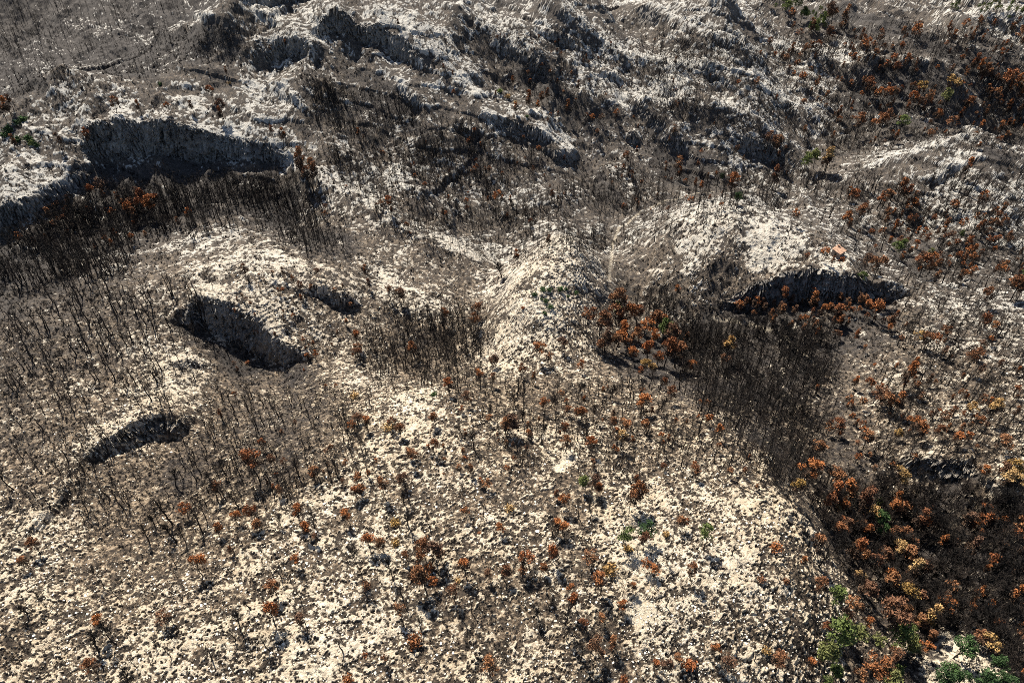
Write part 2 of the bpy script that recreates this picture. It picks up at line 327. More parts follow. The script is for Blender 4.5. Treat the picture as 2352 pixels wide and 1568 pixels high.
WMAP = WMAP - 0.12 * sstep(560, 640, np.hypot(ZX, ZY)) * (ZX < 60)
def whiteness(x, y): return grid_sample(WMAP, GX0, GY0, CG, x, y)
# pale bare patches (frame x, y, radius x, radius y in frame px)
PATCH = [(1310,1045,22,14),(1285,1075,14,10),(1300,1060,16,10),(1495,1250,26,14),(1470,1280,22,12),(1440,1300,14,8),(1475,1405,32,22),(2210,1500,42,26),(2235,1540,46,30),(2150,1545,28,22),(2185,1470,30,14)]
pm = np.array(PATCH, float); ppx, ppy, _ = hit(pm[:, 0], pm[:, 1], H)

def poly_in(px, py, poly):
    inside = np.zeros(px.shape, bool); n = len(poly)
    for i in range(n):
        x1, y1 = poly[i]; x2, y2 = poly[(i + 1) % n]
        c = ((y1 > py) != (y2 > py)) & (px < (x2 - x1) * (py - y1) / (y2 - y1 + 1e-12) + x1); inside ^= c
    return inside

# ------------------------------------------------------------------ terrain mesh, denser where it is steep and near
NA, NR = 1500, 1500
QUICK = False
AP = 115.0
core = np.linspace(-0.70, 0.70, NA - 120)
side = np.linspace(0.70, 1.5, 61)[1:] 
al = np.r_[-side[::-1], core, side]
rr = np.concatenate([np.linspace(16, 120, 420), np.linspace(120, 1560, 2200)[1:]])
ac = al[::12]
CX = ac[:, None] * (rr[None] + AP); CY = np.repeat(rr[None], len(ac), 0)
ch = grid_sample(H, GX0, GY0, GS, CX, CY)
dz_ = np.diff(ch, axis=1); dl = np.hypot(np.diff(CX, axis=1), np.diff(CY, axis=1))
sl = np.sqrt(CX**2 + CY**2 + (ch - CAMZ)**2)[:, 1:]
vis = (CAMZ - ch) / np.maximum(CY, 1)
# distance-weighted true surface length; foreshortened flat ground needs fewer rows
dens = np.sqrt((dl * (CAMZ - ch[:, 1:]) / sl) ** 2 + dz_ ** 2) / sl
k = np.ones(9) / 9
dens = np.apply_along_axis(lambda m: np.convolve(np.pad(m, 4, 'edge'), k, 'valid'), 0, dens)
# less beyond the farthest visible ground
dens *= np.where(CY[:, 1:] > 1150, 0.3, 1.0)
cum = np.c_[np.zeros(len(ac)), np.cumsum(dens, axis=1)]; cum /= cum[:, -1:]
tgt = np.linspace(0, 1, NR)
RC = np.array([np.interp(tgt, cum[i], rr) for i in range(len(ac))])
ia = np.arange(len(al)) / 12.0; i0 = np.minimum(ia.astype(int), len(ac) - 2); fa = np.minimum(ia - i0, 1.0)[:, None]
R_ = RC[i0] * (1 - fa) + RC[i0 + 1] * fa
X = al[:, None] * (R_ + AP); Y = R_
Z = height(X, Y)
# slope
def grads(x, y):
    e = 1.5; return (grid_sample(H, GX0, GY0, GS, x + e, y) - grid_sample(H, GX0, GY0, GS, x - e, y)) / (2 * e), (grid_sample(H, GX0, GY0, GS, x, y + e) - grid_sample(H, GX0, GY0, GS, x, y - e)) / (2 * e)
GXs, GYs = grads(X, Y); slope = np.hypot(GXs, GYs)
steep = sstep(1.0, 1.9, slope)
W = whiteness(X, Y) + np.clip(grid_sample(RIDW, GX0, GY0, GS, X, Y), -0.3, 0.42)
D = np.sqrt(X**2 + Y**2 + (Z - CAMZ)**2)
lod = np.clip(D / 170.0, 0.8, 3.2)                        # coarser rock clumps read at greater distance
# patchy rock cover
n1 = fbm(X / 9, Y / 7, 4, 101); n2 = fbm(X / 2.1, Y / 1.5, 4, 131, 0.6); n3 = fbm(X / 0.75, Y / 0.6, 2, 151)
nf = fbm(X / 4.4, Y / 3.2, 3, 171, 0.6)
mid_ = sstep(230, 380, D)
nm = fbm(X / 1.6, Y / 1.2, 3, 161, 0.65)
n4 = vnoise(X / 0.42, Y / 0.36, 401); n5 = fbm(X / 1.0, Y / 0.8, 2, 411)
n0_ = fbm(X / 34, Y / 26, 3, 431)
fl = sstep(-30, 30, X)                       # bedding streaks: up to the right on the left flank, down the slope on the right
an1 = fbm((X * .80 + Y * .60) / 16, (-X * .60 + Y * .80) / 2.4, 4, 461, 0.6); an2 = fbm((-X * .25 + Y * .97) / 14, (X * .97 + Y * .25) / 2.6, 4, 471, 0.6)
an = (an1 * (1 - fl) + an2 * fl) * sstep(260, 200, D)
v = 0.50 * n1 + 0.40 * n0_ + 0.75 * an + nf * (0.45 + 0.45 * mid_) + n2 * (0.45 + 0.5 * mid_) + nm * 0.8 + n3 * 1.0 * (1 - mid_) + n5 * 0.8 + n4 * 0.9 * (1 - mid_)
v = v / v.std()
gB = (Z + 0.30 * (X + Y) * 0.7071 + 9.0 * fbm(X / 60, Y / 60, 3, 441)) / 7.5
sB = gB - np.floor(gB); farB = sstep(330, 420, D) * sstep(0.0, 0.3, fbm(X / 45, Y / 45, 3, 451) + 0.05)
ledge = np.exp(-((sB - 0.12) / 0.10) ** 2) - 0.55 * np.exp(-((sB - 0.92) / 0.10) ** 2)
W = W + farB * 0.22 * ledge
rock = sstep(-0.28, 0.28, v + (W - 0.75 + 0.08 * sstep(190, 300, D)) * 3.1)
mott = nm * .8 + n3 * .7 * (1 - mid_) + n5 * .8 + n2 * .5 * mid_ + n4 * .5; mott = sstep(-1.7, 1.7, mott / mott.std())
patch = np.zeros(X.shape)
for i in range(len(pm)):
    dpx = math.sqrt(ppx[i]**2 + ppy[i]**2 + CAMZ**2) / F
    r = (((X - ppx[i]) / (pm[i, 2] * dpx)) ** 2 + ((Y - ppy[i]) / (pm[i, 3] * dpx * 1.5)) ** 2)
    patch = np.maximum(patch, sstep(1.35, 0.75, r + 0.9 * n2 + 0.6 * n3 + .9 * nf))
PATHS = [([(1398,640),(1404,600),(1408,560),(1420,528),(1450,505),(1490,482),(1530,462),(1580,452),(1640,442)], 0.75), ([(1640,730),(1680,736),(1730,745),(1790,765),(1830,800),(1860,825),(1885,850)], 0.9)]
pathm = np.zeros(X.shape)
for pp, wd_ in PATHS:
    a_ = np.array(pp, float); hx_, hy_, _ = hit(a_[:, 0], a_[:, 1], H)
    bx = (X > hx_.min() - 5) & (X < hx_.max() + 5) & (Y > hy_.min() - 5) & (Y < hy_.max() + 5)
    d, _, _ = polydist(X[bx], Y[bx], list(zip(hx_, hy_))); pathm[bx] = np.maximum(pathm[bx], sstep(wd_ * 1.2, wd_ * 0.7, d + 0.5 * n2[bx]))
patch = np.maximum(patch, pathm * 0.4)
# strata: limestone benches that follow the contours
u = (Z + 0.9 * fbm(X / 14, Y / 14, 3, 201) + 0.25 * n2 + X * 0.05) / 0.85
saw = u - np.floor(u)
bench = (sstep(0.0, 0.18, saw) - saw) * 0.62
bench2 = fbm(X / 3.0, Y / 3.0, 3, 221, 0.55, True)
rocky = np.clip(rock * 0.8 + steep, 0, 1)
Z2 = Z + bench * (0.25 + 0.7 * rocky) * (1 - 0.6 * mid_) * (1 - patch) + (n2 * 0.34 + n3 * 0.19 + nm * 0.15 + n4 * .06) * (0.5 + 0.6 * rocky) * (1 - 0.35 * mid_) * (1 - 0.85 * patch) + bench2 * 0.5 * rocky * (1 - patch)
Z2 += nf * 0.12 * (lod - 0.8)
Z2 += farB * 1.1 * (sstep(0.0, 0.12, sB) - sB)
# lateral roughness of cliff faces: push along the downhill direction with 3-D like noise (depends on height too)
gn = np.maximum(slope, 1e-3)
along = (-GYs * X + GXs * Y) / gn
def blocky(a_, b_, seed):
    a_ = a_ + 0.35 * vnoise(b_ * 1.3, a_ * 0.4, seed); b_ = b_ + 0.35 * vnoise(a_ * 1.1, b_ * 0.5, seed + 9)
    return TAB[(np.floor(a_).astype(int) + seed * 17) & 511, (np.floor(b_).astype(int) + seed * 29) & 511] * 2 - 1
cf = fbm(along / 8.0, Z / 7.0, 3, 241, 0.5) * 2.6 + blocky(along / 3.4, Z / 2.6, 3) * 0.8 + blocky(along / 1.3, Z / 0.9, 5) * 0.35 + fbm(along / 1.1, Z / 0.8, 2, 261) * 0.25
pxs = -GXs / gn * cf * steep; pys = -GYs / gn * cf * steep
X2 = X + pxs; Y2 = Y + pys
n0 = X.shape[0] * X.shape[1]
def lnk(name, me, mat=None, parent=None):
    o = bpy.data.objects.new(name, me); COL.objects.link(o)
    if mat: me.materials.append(mat)
    if parent: o.parent = parent
    return o
def mesh_np(name, V, Fq, attrs={}, smooth=False, fattr={}):
    me = bpy.data.meshes.new(name); k = Fq.shape[1]
    me.vertices.add(len(V)); me.vertices.foreach_set('co', np.ascontiguousarray(V, np.float32).ravel())
    me.loops.add(len(Fq) * k); me.loops.foreach_set('vertex_index', np.ascontiguousarray(Fq, np.int32).ravel())
    me.polygons.add(len(Fq)); me.polygons.foreach_set('loop_start', np.arange(0, len(Fq) * k, k, dtype=np.int32))
    try: me.polygons.foreach_set('loop_total', np.full(len(Fq), k, np.int32))
    except Exception: pass
    for n, v in attrs.items():
        at = me.attributes.new(n, 'FLOAT', 'POINT'); at.data.foreach_set('value', np.ascontiguousarray(v, np.float32).ravel())
    me.update(calc_edges=True)
    me.polygons.foreach_set('use_smooth', np.full(len(Fq), smooth, bool))
    return me

# ------------------------------------------------------------------ materials
def mat_new(name):
    m = bpy.data.materials.new(name); m.use_nodes = True; m.node_tree.nodes.clear(); return m, m.node_tree
def N(nt, t, **kw):
    n = nt.nodes.new(t)
    for k_, v_ in kw.items(): setattr(n, k_, v_)
    return n
def ground_mat(name, cliff=False):
    m, t = mat_new(name); L = t.links.new
    out = N(t, 'ShaderNodeOutputMaterial'); bs = N(t, 'ShaderNodeBsdfPrincipled'); L(bs.outputs[0], out.inputs[0])
    bs.inputs['Roughness'].default_value = 0.95; bs.inputs['Specular IOR Level'].default_value = 0.15
    geo = N(t, 'ShaderNodeNewGeometry')
    def noise(scale, det=4, rough=0.6):
        n = N(t, 'ShaderNodeTexNoise'); n.inputs['Scale'].default_value = scale; n.inputs['Detail'].default_value = det; n.inputs['Roughness'].default_value = rough
        L(geo.outputs['Position'], n.inputs['Vector']); return n.outputs['Fac']
    def attr(n): a_ = N(t, 'ShaderNodeAttribute'); a_.attribute_name = n; return a_.outputs['Fac']
    def math_(op, a_, b_=None, c_=None, clamp=False):
        n = N(t, 'ShaderNodeMath', operation=op); n.use_clamp = clamp
        for i, q in enumerate((a_, b_, c_)):
            if q is None: continue
            if isinstance(q, (int, float)): n.inputs[i].default_value = q
            else: L(q, n.inputs[i])
        return n.outputs[0]
    def mix(f, c1, c2):
        n = N(t, 'ShaderNodeMix', data_type='RGBA')
        if isinstance(f, (int, float)): n.inputs[0].default_value = f
        else: L(f, n.inputs[0])
        for i, q in ((6, c1), (7, c2)):
            if isinstance(q, tuple): n.inputs[i].default_value = q + (1,)
            else: L(q, n.inputs[i])
        return n.outputs[2]
    def ramp(x, a_, b_):
        n = N(t, 'ShaderNodeMapRange'); n.inputs[1].default_value = a_; n.inputs[2].default_value = b_; L(x, n.inputs[0]); return n.outputs[0]
    big = ramp(noise(0.035, 3), .35, .65); med = ramp(noise(0.5, 4), .3, .7); fine = ramp(noise(2.6, 5, .7), .34, .66); vf = ramp(noise(7.0, 3, .7), .3, .7)
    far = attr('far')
    soil = mix(big, (0.080, 0.058, 0.042), (0.175, 0.130, 0.090))
    soil = mix(math_('MULTIPLY', med, .9), soil, (0.030, 0.026, 0.025))
    soil = mix(math_('MULTIPLY', fine, .4), soil, (0.26, 0.195, 0.135))
    soil = mix(ramp(attr('mott'), .5, 1.05), soil, (0.40, 0.31, 0.22))
    soil = mix(math_('MULTIPLY', ramp(attr('mott'), .45, .05), .85), soil, (0.030, 0.025, 0.022))
    soil = mix(math_('MULTIPLY', attr('char'), .92), soil, (0.026, 0.024, 0.026))  # charred soil, plus the shade painted on the ground below cliffs
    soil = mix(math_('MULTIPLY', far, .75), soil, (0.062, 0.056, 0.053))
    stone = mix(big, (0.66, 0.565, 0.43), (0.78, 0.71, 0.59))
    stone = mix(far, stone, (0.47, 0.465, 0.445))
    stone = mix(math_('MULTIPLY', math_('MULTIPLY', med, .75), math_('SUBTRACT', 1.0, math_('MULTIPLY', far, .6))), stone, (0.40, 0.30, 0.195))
    stone = mix(math_('MULTIPLY', ramp(vf, .55, .9), .6), stone, (0.12, 0.10, 0.085))
    rk = attr('rock')
    f = math_('ADD', rk, math_('MULTIPLY', math_('SUBTRACT', fine, .5), 0.9)); f = ramp(f, .22, .72)
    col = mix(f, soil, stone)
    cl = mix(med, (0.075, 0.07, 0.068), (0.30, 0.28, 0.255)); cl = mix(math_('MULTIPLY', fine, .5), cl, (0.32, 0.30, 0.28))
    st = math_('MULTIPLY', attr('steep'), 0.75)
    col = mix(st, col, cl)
    sand = mix(fine, (0.42, 0.34, 0.235), (0.66, 0.60, 0.50))
    col = mix(attr('patch'), col, sand)
    L(col, bs.inputs['Base Color'])
    bp = N(t, 'ShaderNodeBump'); bp.inputs['Strength'].default_value = 1.0; bp.inputs['Distance'].default_value = 0.35
    L(math_('ADD', math_('MULTIPLY', fine, .7), math_('MULTIPLY', vf, .35)), bp.inputs['Height']); L(bp.outputs[0], bs.inputs['Normal'])
    return m
M_GROUND = ground_mat('burnt_limestone_ground'); M_CLIFF = ground_mat('limestone_cliff')

V = np.stack([X2, Y2, Z2], -1).reshape(-1, 3)
idx = np.arange(n0).reshape(X.shape)
Fq = np.stack([idx[:-1, :-1], idx[1:, :-1], idx[1:, 1:], idx[:-1, 1:]], -1).reshape(-1, 4)
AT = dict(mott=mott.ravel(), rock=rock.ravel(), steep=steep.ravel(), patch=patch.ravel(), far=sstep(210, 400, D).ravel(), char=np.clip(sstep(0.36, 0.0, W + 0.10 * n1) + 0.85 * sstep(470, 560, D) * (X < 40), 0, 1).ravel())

# cliff faces become meshes of their own next to the ground sheet, sharing its border
FC = V[Fq[:, 0]]; fst = steep.ravel()[Fq].mean(1)
owner = np.full(len(Fq), -1)
cand = np.where(fst > 0.30)[0]
cxx, cyy = FC[cand, 0], FC[cand, 1]
for ci, (nm, pw, hg) in enumerate(CL):
    a = np.array(pw); hm = float(np.max(hg))
    box = (cxx > a[:, 0].min() - 12) & (cxx < a[:, 0].max() + 12) & (cyy > a[:, 1].min() - 12) & (cyy < a[:, 1].max() + 12) & (owner[cand] < 0)
    ii = np.where(box)[0]
    if len(ii) == 0: continue
    d, _, _ = polydist(cxx[ii], cyy[ii], pw)
    owner[cand[ii[d < 2.2 + 0.16 * hm]]] = ci
def submesh(name, sel, mat):
    F_ = Fq[sel]; used, inv = np.unique(F_, return_inverse=True)
    return lnk(name, mesh_np(name, V[used], inv.reshape(-1, 4), {k_: v_[used] for k_, v_ in AT.items()}), mat)
big = [ci for ci in range(len(CL)) if (owner == ci).sum() > 250]
onpath = (pathm.ravel()[Fq].mean(1) > 0.5) & ~np.isin(owner, big)
keep = ~np.isin(owner, big) & ~onpath
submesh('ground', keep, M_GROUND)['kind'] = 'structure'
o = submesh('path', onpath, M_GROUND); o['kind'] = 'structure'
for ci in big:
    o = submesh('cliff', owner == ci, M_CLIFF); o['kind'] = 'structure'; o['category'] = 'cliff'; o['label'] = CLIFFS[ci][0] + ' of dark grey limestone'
del FC, fst, owner

# ------------------------------------------------------------------ vegetation
def plain_mat(name, ramp_cols, rough=0.9, attr_name='tint', use_obj=True, vary=0.0):
    m, t = mat_new(name); L = t.links.new
    out = N(t, 'ShaderNodeOutputMaterial'); bs = N(t, 'ShaderNodeBsdfPrincipled'); L(bs.outputs[0], out.inputs[0])
    bs.inputs['Roughness'].default_value = rough; bs.inputs['Specular IOR Level'].default_value = 0.15
    cr = N(t, 'ShaderNodeValToRGB'); cr.color_ramp.interpolation = 'LINEAR'
    el = cr.color_ramp.elements
    while len(el) < len(ramp_cols): el.new(0.5)
    for i, c in enumerate(ramp_cols): el[i].position = i / max(1, len(ramp_cols) - 1); el[i].color = c + (1,)
    if use_obj:
        oi = N(t, 'ShaderNodeObjectInfo'); src = oi.outputs['Random']
    else:
        at = N(t, 'ShaderNodeAttribute'); at.attribute_name = attr_name; src = at.outputs['Fac']
    L(src, cr.inputs[0])
    geo = N(t, 'ShaderNodeNewGeometry'); nz = N(t, 'ShaderNodeTexNoise'); nz.inputs['Scale'].default_value = 1.3; nz.inputs['Detail'].default_value = 2
    L(geo.outputs['Position'], nz.inputs['Vector'])
    mr = N(t, 'ShaderNodeMapRange'); mr.inputs[1].default_value = .3; mr.inputs[2].default_value = .7; mr.inputs[3].default_value = 0.55; mr.inputs[4].default_value = 1.4; L(nz.outputs['Fac'], mr.inputs[0])
    mx = N(t, 'ShaderNodeVectorMath', operation='SCALE'); L(cr.outputs[0], mx.inputs[0]); L(mr.outputs[0], mx.inputs['Scale'])
    L(mx.outputs[0], bs.inputs['Base Color'])
    return m
RUST = [(0.13,0.060,0.034),(0.25,0.090,0.036),(0.30,0.115,0.042),(0.17,0.080,0.042),(0.28,0.135,0.065),(0.11,0.065,0.045),(0.22,0.10,0.05)]
OCHRE = [(0.33,0.20,0.08),(0.40,0.26,0.12),(0.26,0.16,0.05)]
GREEN = [(0.070,0.095,0.030),(0.115,0.145,0.045),(0.13,0.13,0.05)]
DGREEN = [(0.030,0.055,0.022),(0.05,0.09,0.03)]
CHAR = [(0.014,0.013,0.013),(0.024,0.020,0.018),(0.045,0.034,0.028)]
BRN = [(0.055,0.035,0.025),(0.085,0.052,0.034)]
MI = {k_: (plain_mat(k_ + '_needles', v_), plain_mat(k_ + '_needles_mass', v_, use_obj=False)) for k_, v_ in dict(rust=RUST, ochre=OCHRE, green=GREEN, dark_green=DGREEN, scorched=BRN, charred=CHAR).items()}
M_BARK = (plain_mat('charred_bark', [(0.014,0.012,0.012),(0.03,0.026,0.024)]), plain_mat('charred_bark_mass', [(0.014,0.012,0.012),(0.03,0.026,0.024)], use_obj=False))

def tube(pts, rad, sides=5):
    Vt, Ft = [], []
    pts = np.array(pts, float)
    for i, p in enumerate(pts):
        d = pts[min(i + 1, len(pts) - 1)] - pts[max(i - 1, 0)]; d /= np.linalg.norm(d) + 1e-9
        u_ = np.cross(d, [0.3, 1, 0.1]); u_ /= np.linalg.norm(u_) + 1e-9; v_ = np.cross(d, u_)
        for k_ in range(sides):
            a_ = 2 * math.pi * k_ / sides; Vt.append(p + (u_ * math.cos(a_) + v_ * math.sin(a_)) * rad[i])
    for i in range(len(pts) - 1):
        for k_ in range(sides):
            k2 = (k_ + 1) % sides; Ft.append((i * sides + k_, i * sides + k2, (i + 1) * sides + k2, (i + 1) * sides + k_))
    return np.array(Vt), np.array(Ft)
def join(parts):
    Vs, Fs, n = [], [], 0
    for v_, f_ in parts:
        if len(v_) == 0: continue
        Vs.append(v_); Fs.append(f_ + n); n += len(v_)
    return np.concatenate(Vs), np.concatenate(Fs)
def leaves(r, centers, n_each, spread, size, flat=1.0):
    """small kite-shaped needle tufts round each centre"""
    c = np.repeat(np.array(centers), n_each, 0); n = len(c)
    d = r.normal(size=(n, 3)); d /= np.linalg.norm(d, axis=1)[:, None]
    d[:, 2] *= flat; c = c + d * spread * (r.random((n, 1)) ** 0.4)
    a_ = r.normal(size=(n, 3)); a_ /= np.linalg.norm(a_, axis=1)[:, None]
    b_ = np.cross(a_, r.normal(size=(n, 3))); b_ /= np.linalg.norm(b_, axis=1)[:, None]
    sz = size * (0.6 + 0.8 * r.random((n, 1)))
    q_ = np.stack([c - a_ * sz, c + b_ * sz * 0.45, c + a_ * sz, c - b_ * sz * 0.45], 1)
    return q_.reshape(-1, 3), np.arange(n * 4).reshape(-1, 4)
def slivers(r, starts, dirs, length, width):
    n = len(starts); s0 = np.array(starts); d = np.array(dirs)
    d = d + r.normal(size=(n, 3)) * 0.55; d /= np.linalg.norm(d, axis=1)[:, None]
    L_ = length * (0.5 + r.random((n, 1))); sdw = np.cross(d, r.normal(size=(n, 3))); sdw /= np.linalg.norm(sdw, axis=1)[:, None]
    e = s0 + d * L_; w_ = width
    q_ = np.stack([s0 - sdw * w_, s0 + sdw * w_, e + sdw * w_ * .4, e - sdw * w_ * .4], 1)
    return q_.reshape(-1, 3), np.arange(n * 4).reshape(-1, 4)
def skeleton(r, h, lean, crown0, rad, nb, spread, sides=5, up=0.5, fork=False):
    zs = np.linspace(0, 1, 8); ph = r.random() * 6.28
    wob = np.cumsum(r.normal(size=(8, 2)) * 0.035 * h, 0) * 0.5; wob[0] = 0
    pts = np.c_[wob + np.outer(zs ** 1.3, [math.cos(ph) * lean, math.sin(ph) * lean]), zs * h]
    pts[0, 2] = -0.6
    parts = [tube(pts, rad * (1.05 - 0.85 * zs), sides)]
    tips, dirs = [], []
    for i in range(nb):
        t_ = crown0 + (1 - crown0) * (i + r.random()) / nb
        p = np.array([np.interp(t_, zs, pts[:, k_]) for k_ in range(3)])
        a_ = i * 2.4 + r.random(); ln = spread * (1.15 - 0.75 * (t_ - crown0) / (1 - crown0)) * (0.7 + 0.5 * r.random())
        d = np.array([math.cos(a_), math.sin(a_), up * (0.5 + r.random())]); d /= np.linalg.norm(d)
        m_ = p + d * ln * 0.55; e = p + d * ln + np.array([0, 0, ln * 0.22])
        parts.append(tube([p, m_, e], [rad * 0.42 * (1.1 - t_ * .5), rad * 0.26, rad * 0.10], 3))
        tips += [m_, e]; dirs += [d, d]
    return join(parts), np.array(tips), np.array(dirs), pts[-1]
def proto_char(r, h=6.0, dense=1.0, nb=14, sides=5):
    (tv, tf), tips, dirs, top = skeleton(r, h, r.random() ** 2 * 2.0, 0.3 + 0.3 * r.random(), (0.06 + 0.09 * r.random()) * (1.2 if sides == 3 else 1.1), nb, r.uniform(.8, 1.6), sides, up=0.9)
    n = int(150 * dense); k_ = r.integers(0, len(tips), n)
    v_, f_ = slivers(r, tips[k_] - dirs[k_] * r.random((n, 1)) * .6, dirs[k_] + [0, 0, .4], 0.75, 0.020)
    return dict(trunk=(tv, tf), crown=(v_, f_))
def proto_leafy(r, h=6.5, cr=1.55, cone=False, dense=1.0, leaf=0.175):
    (tv, tf), tips, dirs, top = skeleton(r, h * 0.9, r.random() * 1.0, 0.35, 0.11, 14, cr * 0.9, up=0.6)
    cs = []; n = int(r.integers(15, 24))
    sxx, syy = r.uniform(.75, 1.15, 2); gap = r.uniform(0, 6.28)
    while len(cs) < n:
        a_ = r.uniform(0, 6.28); q = r.random()
        if abs((a_ - gap + 3.14) % 6.28 - 3.14) < 0.7 and r.random() < .8: continue
        if cone: zz = h * (0.36 + 0.62 * q); rr_ = cr * 0.85 * (1.1 - q) * r.random() ** .5
        else: zz = h * (0.50 + 0.48 * q ** .8); rr_ = cr * math.sin(math.pi * min(1, 0.22 + 0.72 * q)) * r.random() ** .45
        cs.append([math.cos(a_) * rr_ * sxx + top[0] * .8, math.sin(a_) * rr_ * syy + top[1] * .8, zz])
    cs = np.array(cs); zc = cs[:, 2]; cut = h * (0.72 if not cone else 0.60) + r.normal(size=len(cs)) * 0.35
    low = zc < cut; ne = int(60 * dense)
    res = dict(trunk=(tv, tf)); res['crown'] = leaves(r, cs[~low], ne, 0.62 * cr / 1.55, leaf, 0.7)
    lw = [leaves(r, cs[low], int(ne * .8), 0.55, leaf)] if low.any() else []
    k_ = r.integers(0, len(tips), 40); lw.append(slivers(r, tips[k_], dirs[k_], 0.6, 0.02)); res['low'] = join(lw)
    return res
def proto_bush(r, cr=1.0):
    cs = [[math.cos(i * 2.4) * cr * .6 * r.random(), math.sin(i * 2.4) * cr * .6 * r.random(), 0.25 + cr * 0.55 * r.random()] for i in range(12)]
    (tv, tf) = join([tube([[0, 0, -.2], [math.cos(a_) * .3, math.sin(a_) * .3, .5], [math.cos(a_) * .6, math.sin(a_) * .6, .9]], [.04, .03, .01], 3) for a_ in (0, 2, 4)])
    return dict(trunk=(tv, tf), crown=leaves(r, cs, 20, 0.42, 0.15))
PR = np.random.default_rng(21)
P_CHAR = [proto_char(PR, h=3.7 + 0.28 * i, dense=2.6) for i in range(9)]
P_CHAR_L = [proto_char(PR, h=4.0 + 0.5 * i, dense=0.5, nb=7, sides=3) for i in range(8)]
P_ROUND = [proto_leafy(PR, cr=PR.uniform(1.3, 1.75), h=PR.uniform(4.8, 6.6)) for i in range(9)]
P_CONE = [proto_leafy(PR, cone=True, cr=1.35) for i in range(4)]
P_ROUND_L = [proto_leafy(PR, dense=0.35, leaf=0.26) for i in range(5)]
P_BUSH = [proto_bush(PR) for i in range(3)]

def me_of(name, vf, mats):
    me = mesh_np(name, vf[0], vf[1])
    for m in mats: me.materials.append(m)
    return me
def me_two(name, groups):
    """one mesh of several (verts, faces, material)"""
    v_, f_ = join([(g[0], g[1]) for g in groups]); me = mesh_np(name, v_, f_)
    mi = np.concatenate([np.full(len(g[1]), i, np.int32) for i, g in enumerate(groups)])
    for g in groups: me.materials.append(g[2])
    me.polygons.foreach_set('material_index', mi); return me
CACHE = {}
def tree_meshes(kind, shape, var):
    key = (kind, shape, var)
    if key in CACHE: return CACHE[key]
    pr = {'char': P_CHAR, 'round': P_ROUND, 'cone': P_CONE, 'bush': P_BUSH}[shape]; pr = pr[var % len(pr)]
    m = MI[kind][0]
    tr = me_of('trunk', pr['trunk'], [M_BARK[0]])
    if 'low' in pr: cr_ = me_two('crown', [pr['crown'] + (m,), pr['low'] + (MI['scorched'][0] if kind in ('rust', 'ochre') else m,)])
    else: cr_ = me_of('crown', pr['crown'], [m])
    CACHE[key] = (tr, cr_); return CACHE[key]
def ground_z(x, y): return height(np.atleast_1d(np.asarray(x, float)), np.atleast_1d(np.asarray(y, float)))
def add_tree(name, kind, shape, var, x, y, z, s, rot, label, cat, group, sz=1.0):
    tr, cr_ = tree_meshes(kind, shape, var)
    e = bpy.data.objects.new(name, None); COL.objects.link(e); e.empty_display_size = 0.3
    e.location = (x, y, z - 0.08); e.rotation_euler = (0, 0, rot); e.scale = (s, s, s * sz)
    e['label'] = label; e['category'] = cat
    if group: e['group'] = group
    for nm, me in (('trunk' if shape != 'bush' else 'stem', tr), ('crown' if shape != 'bush' else 'foliage', cr_)):
        o = bpy.data.objects.new(nm, me); COL.objects.link(o); o.parent = e
    return e

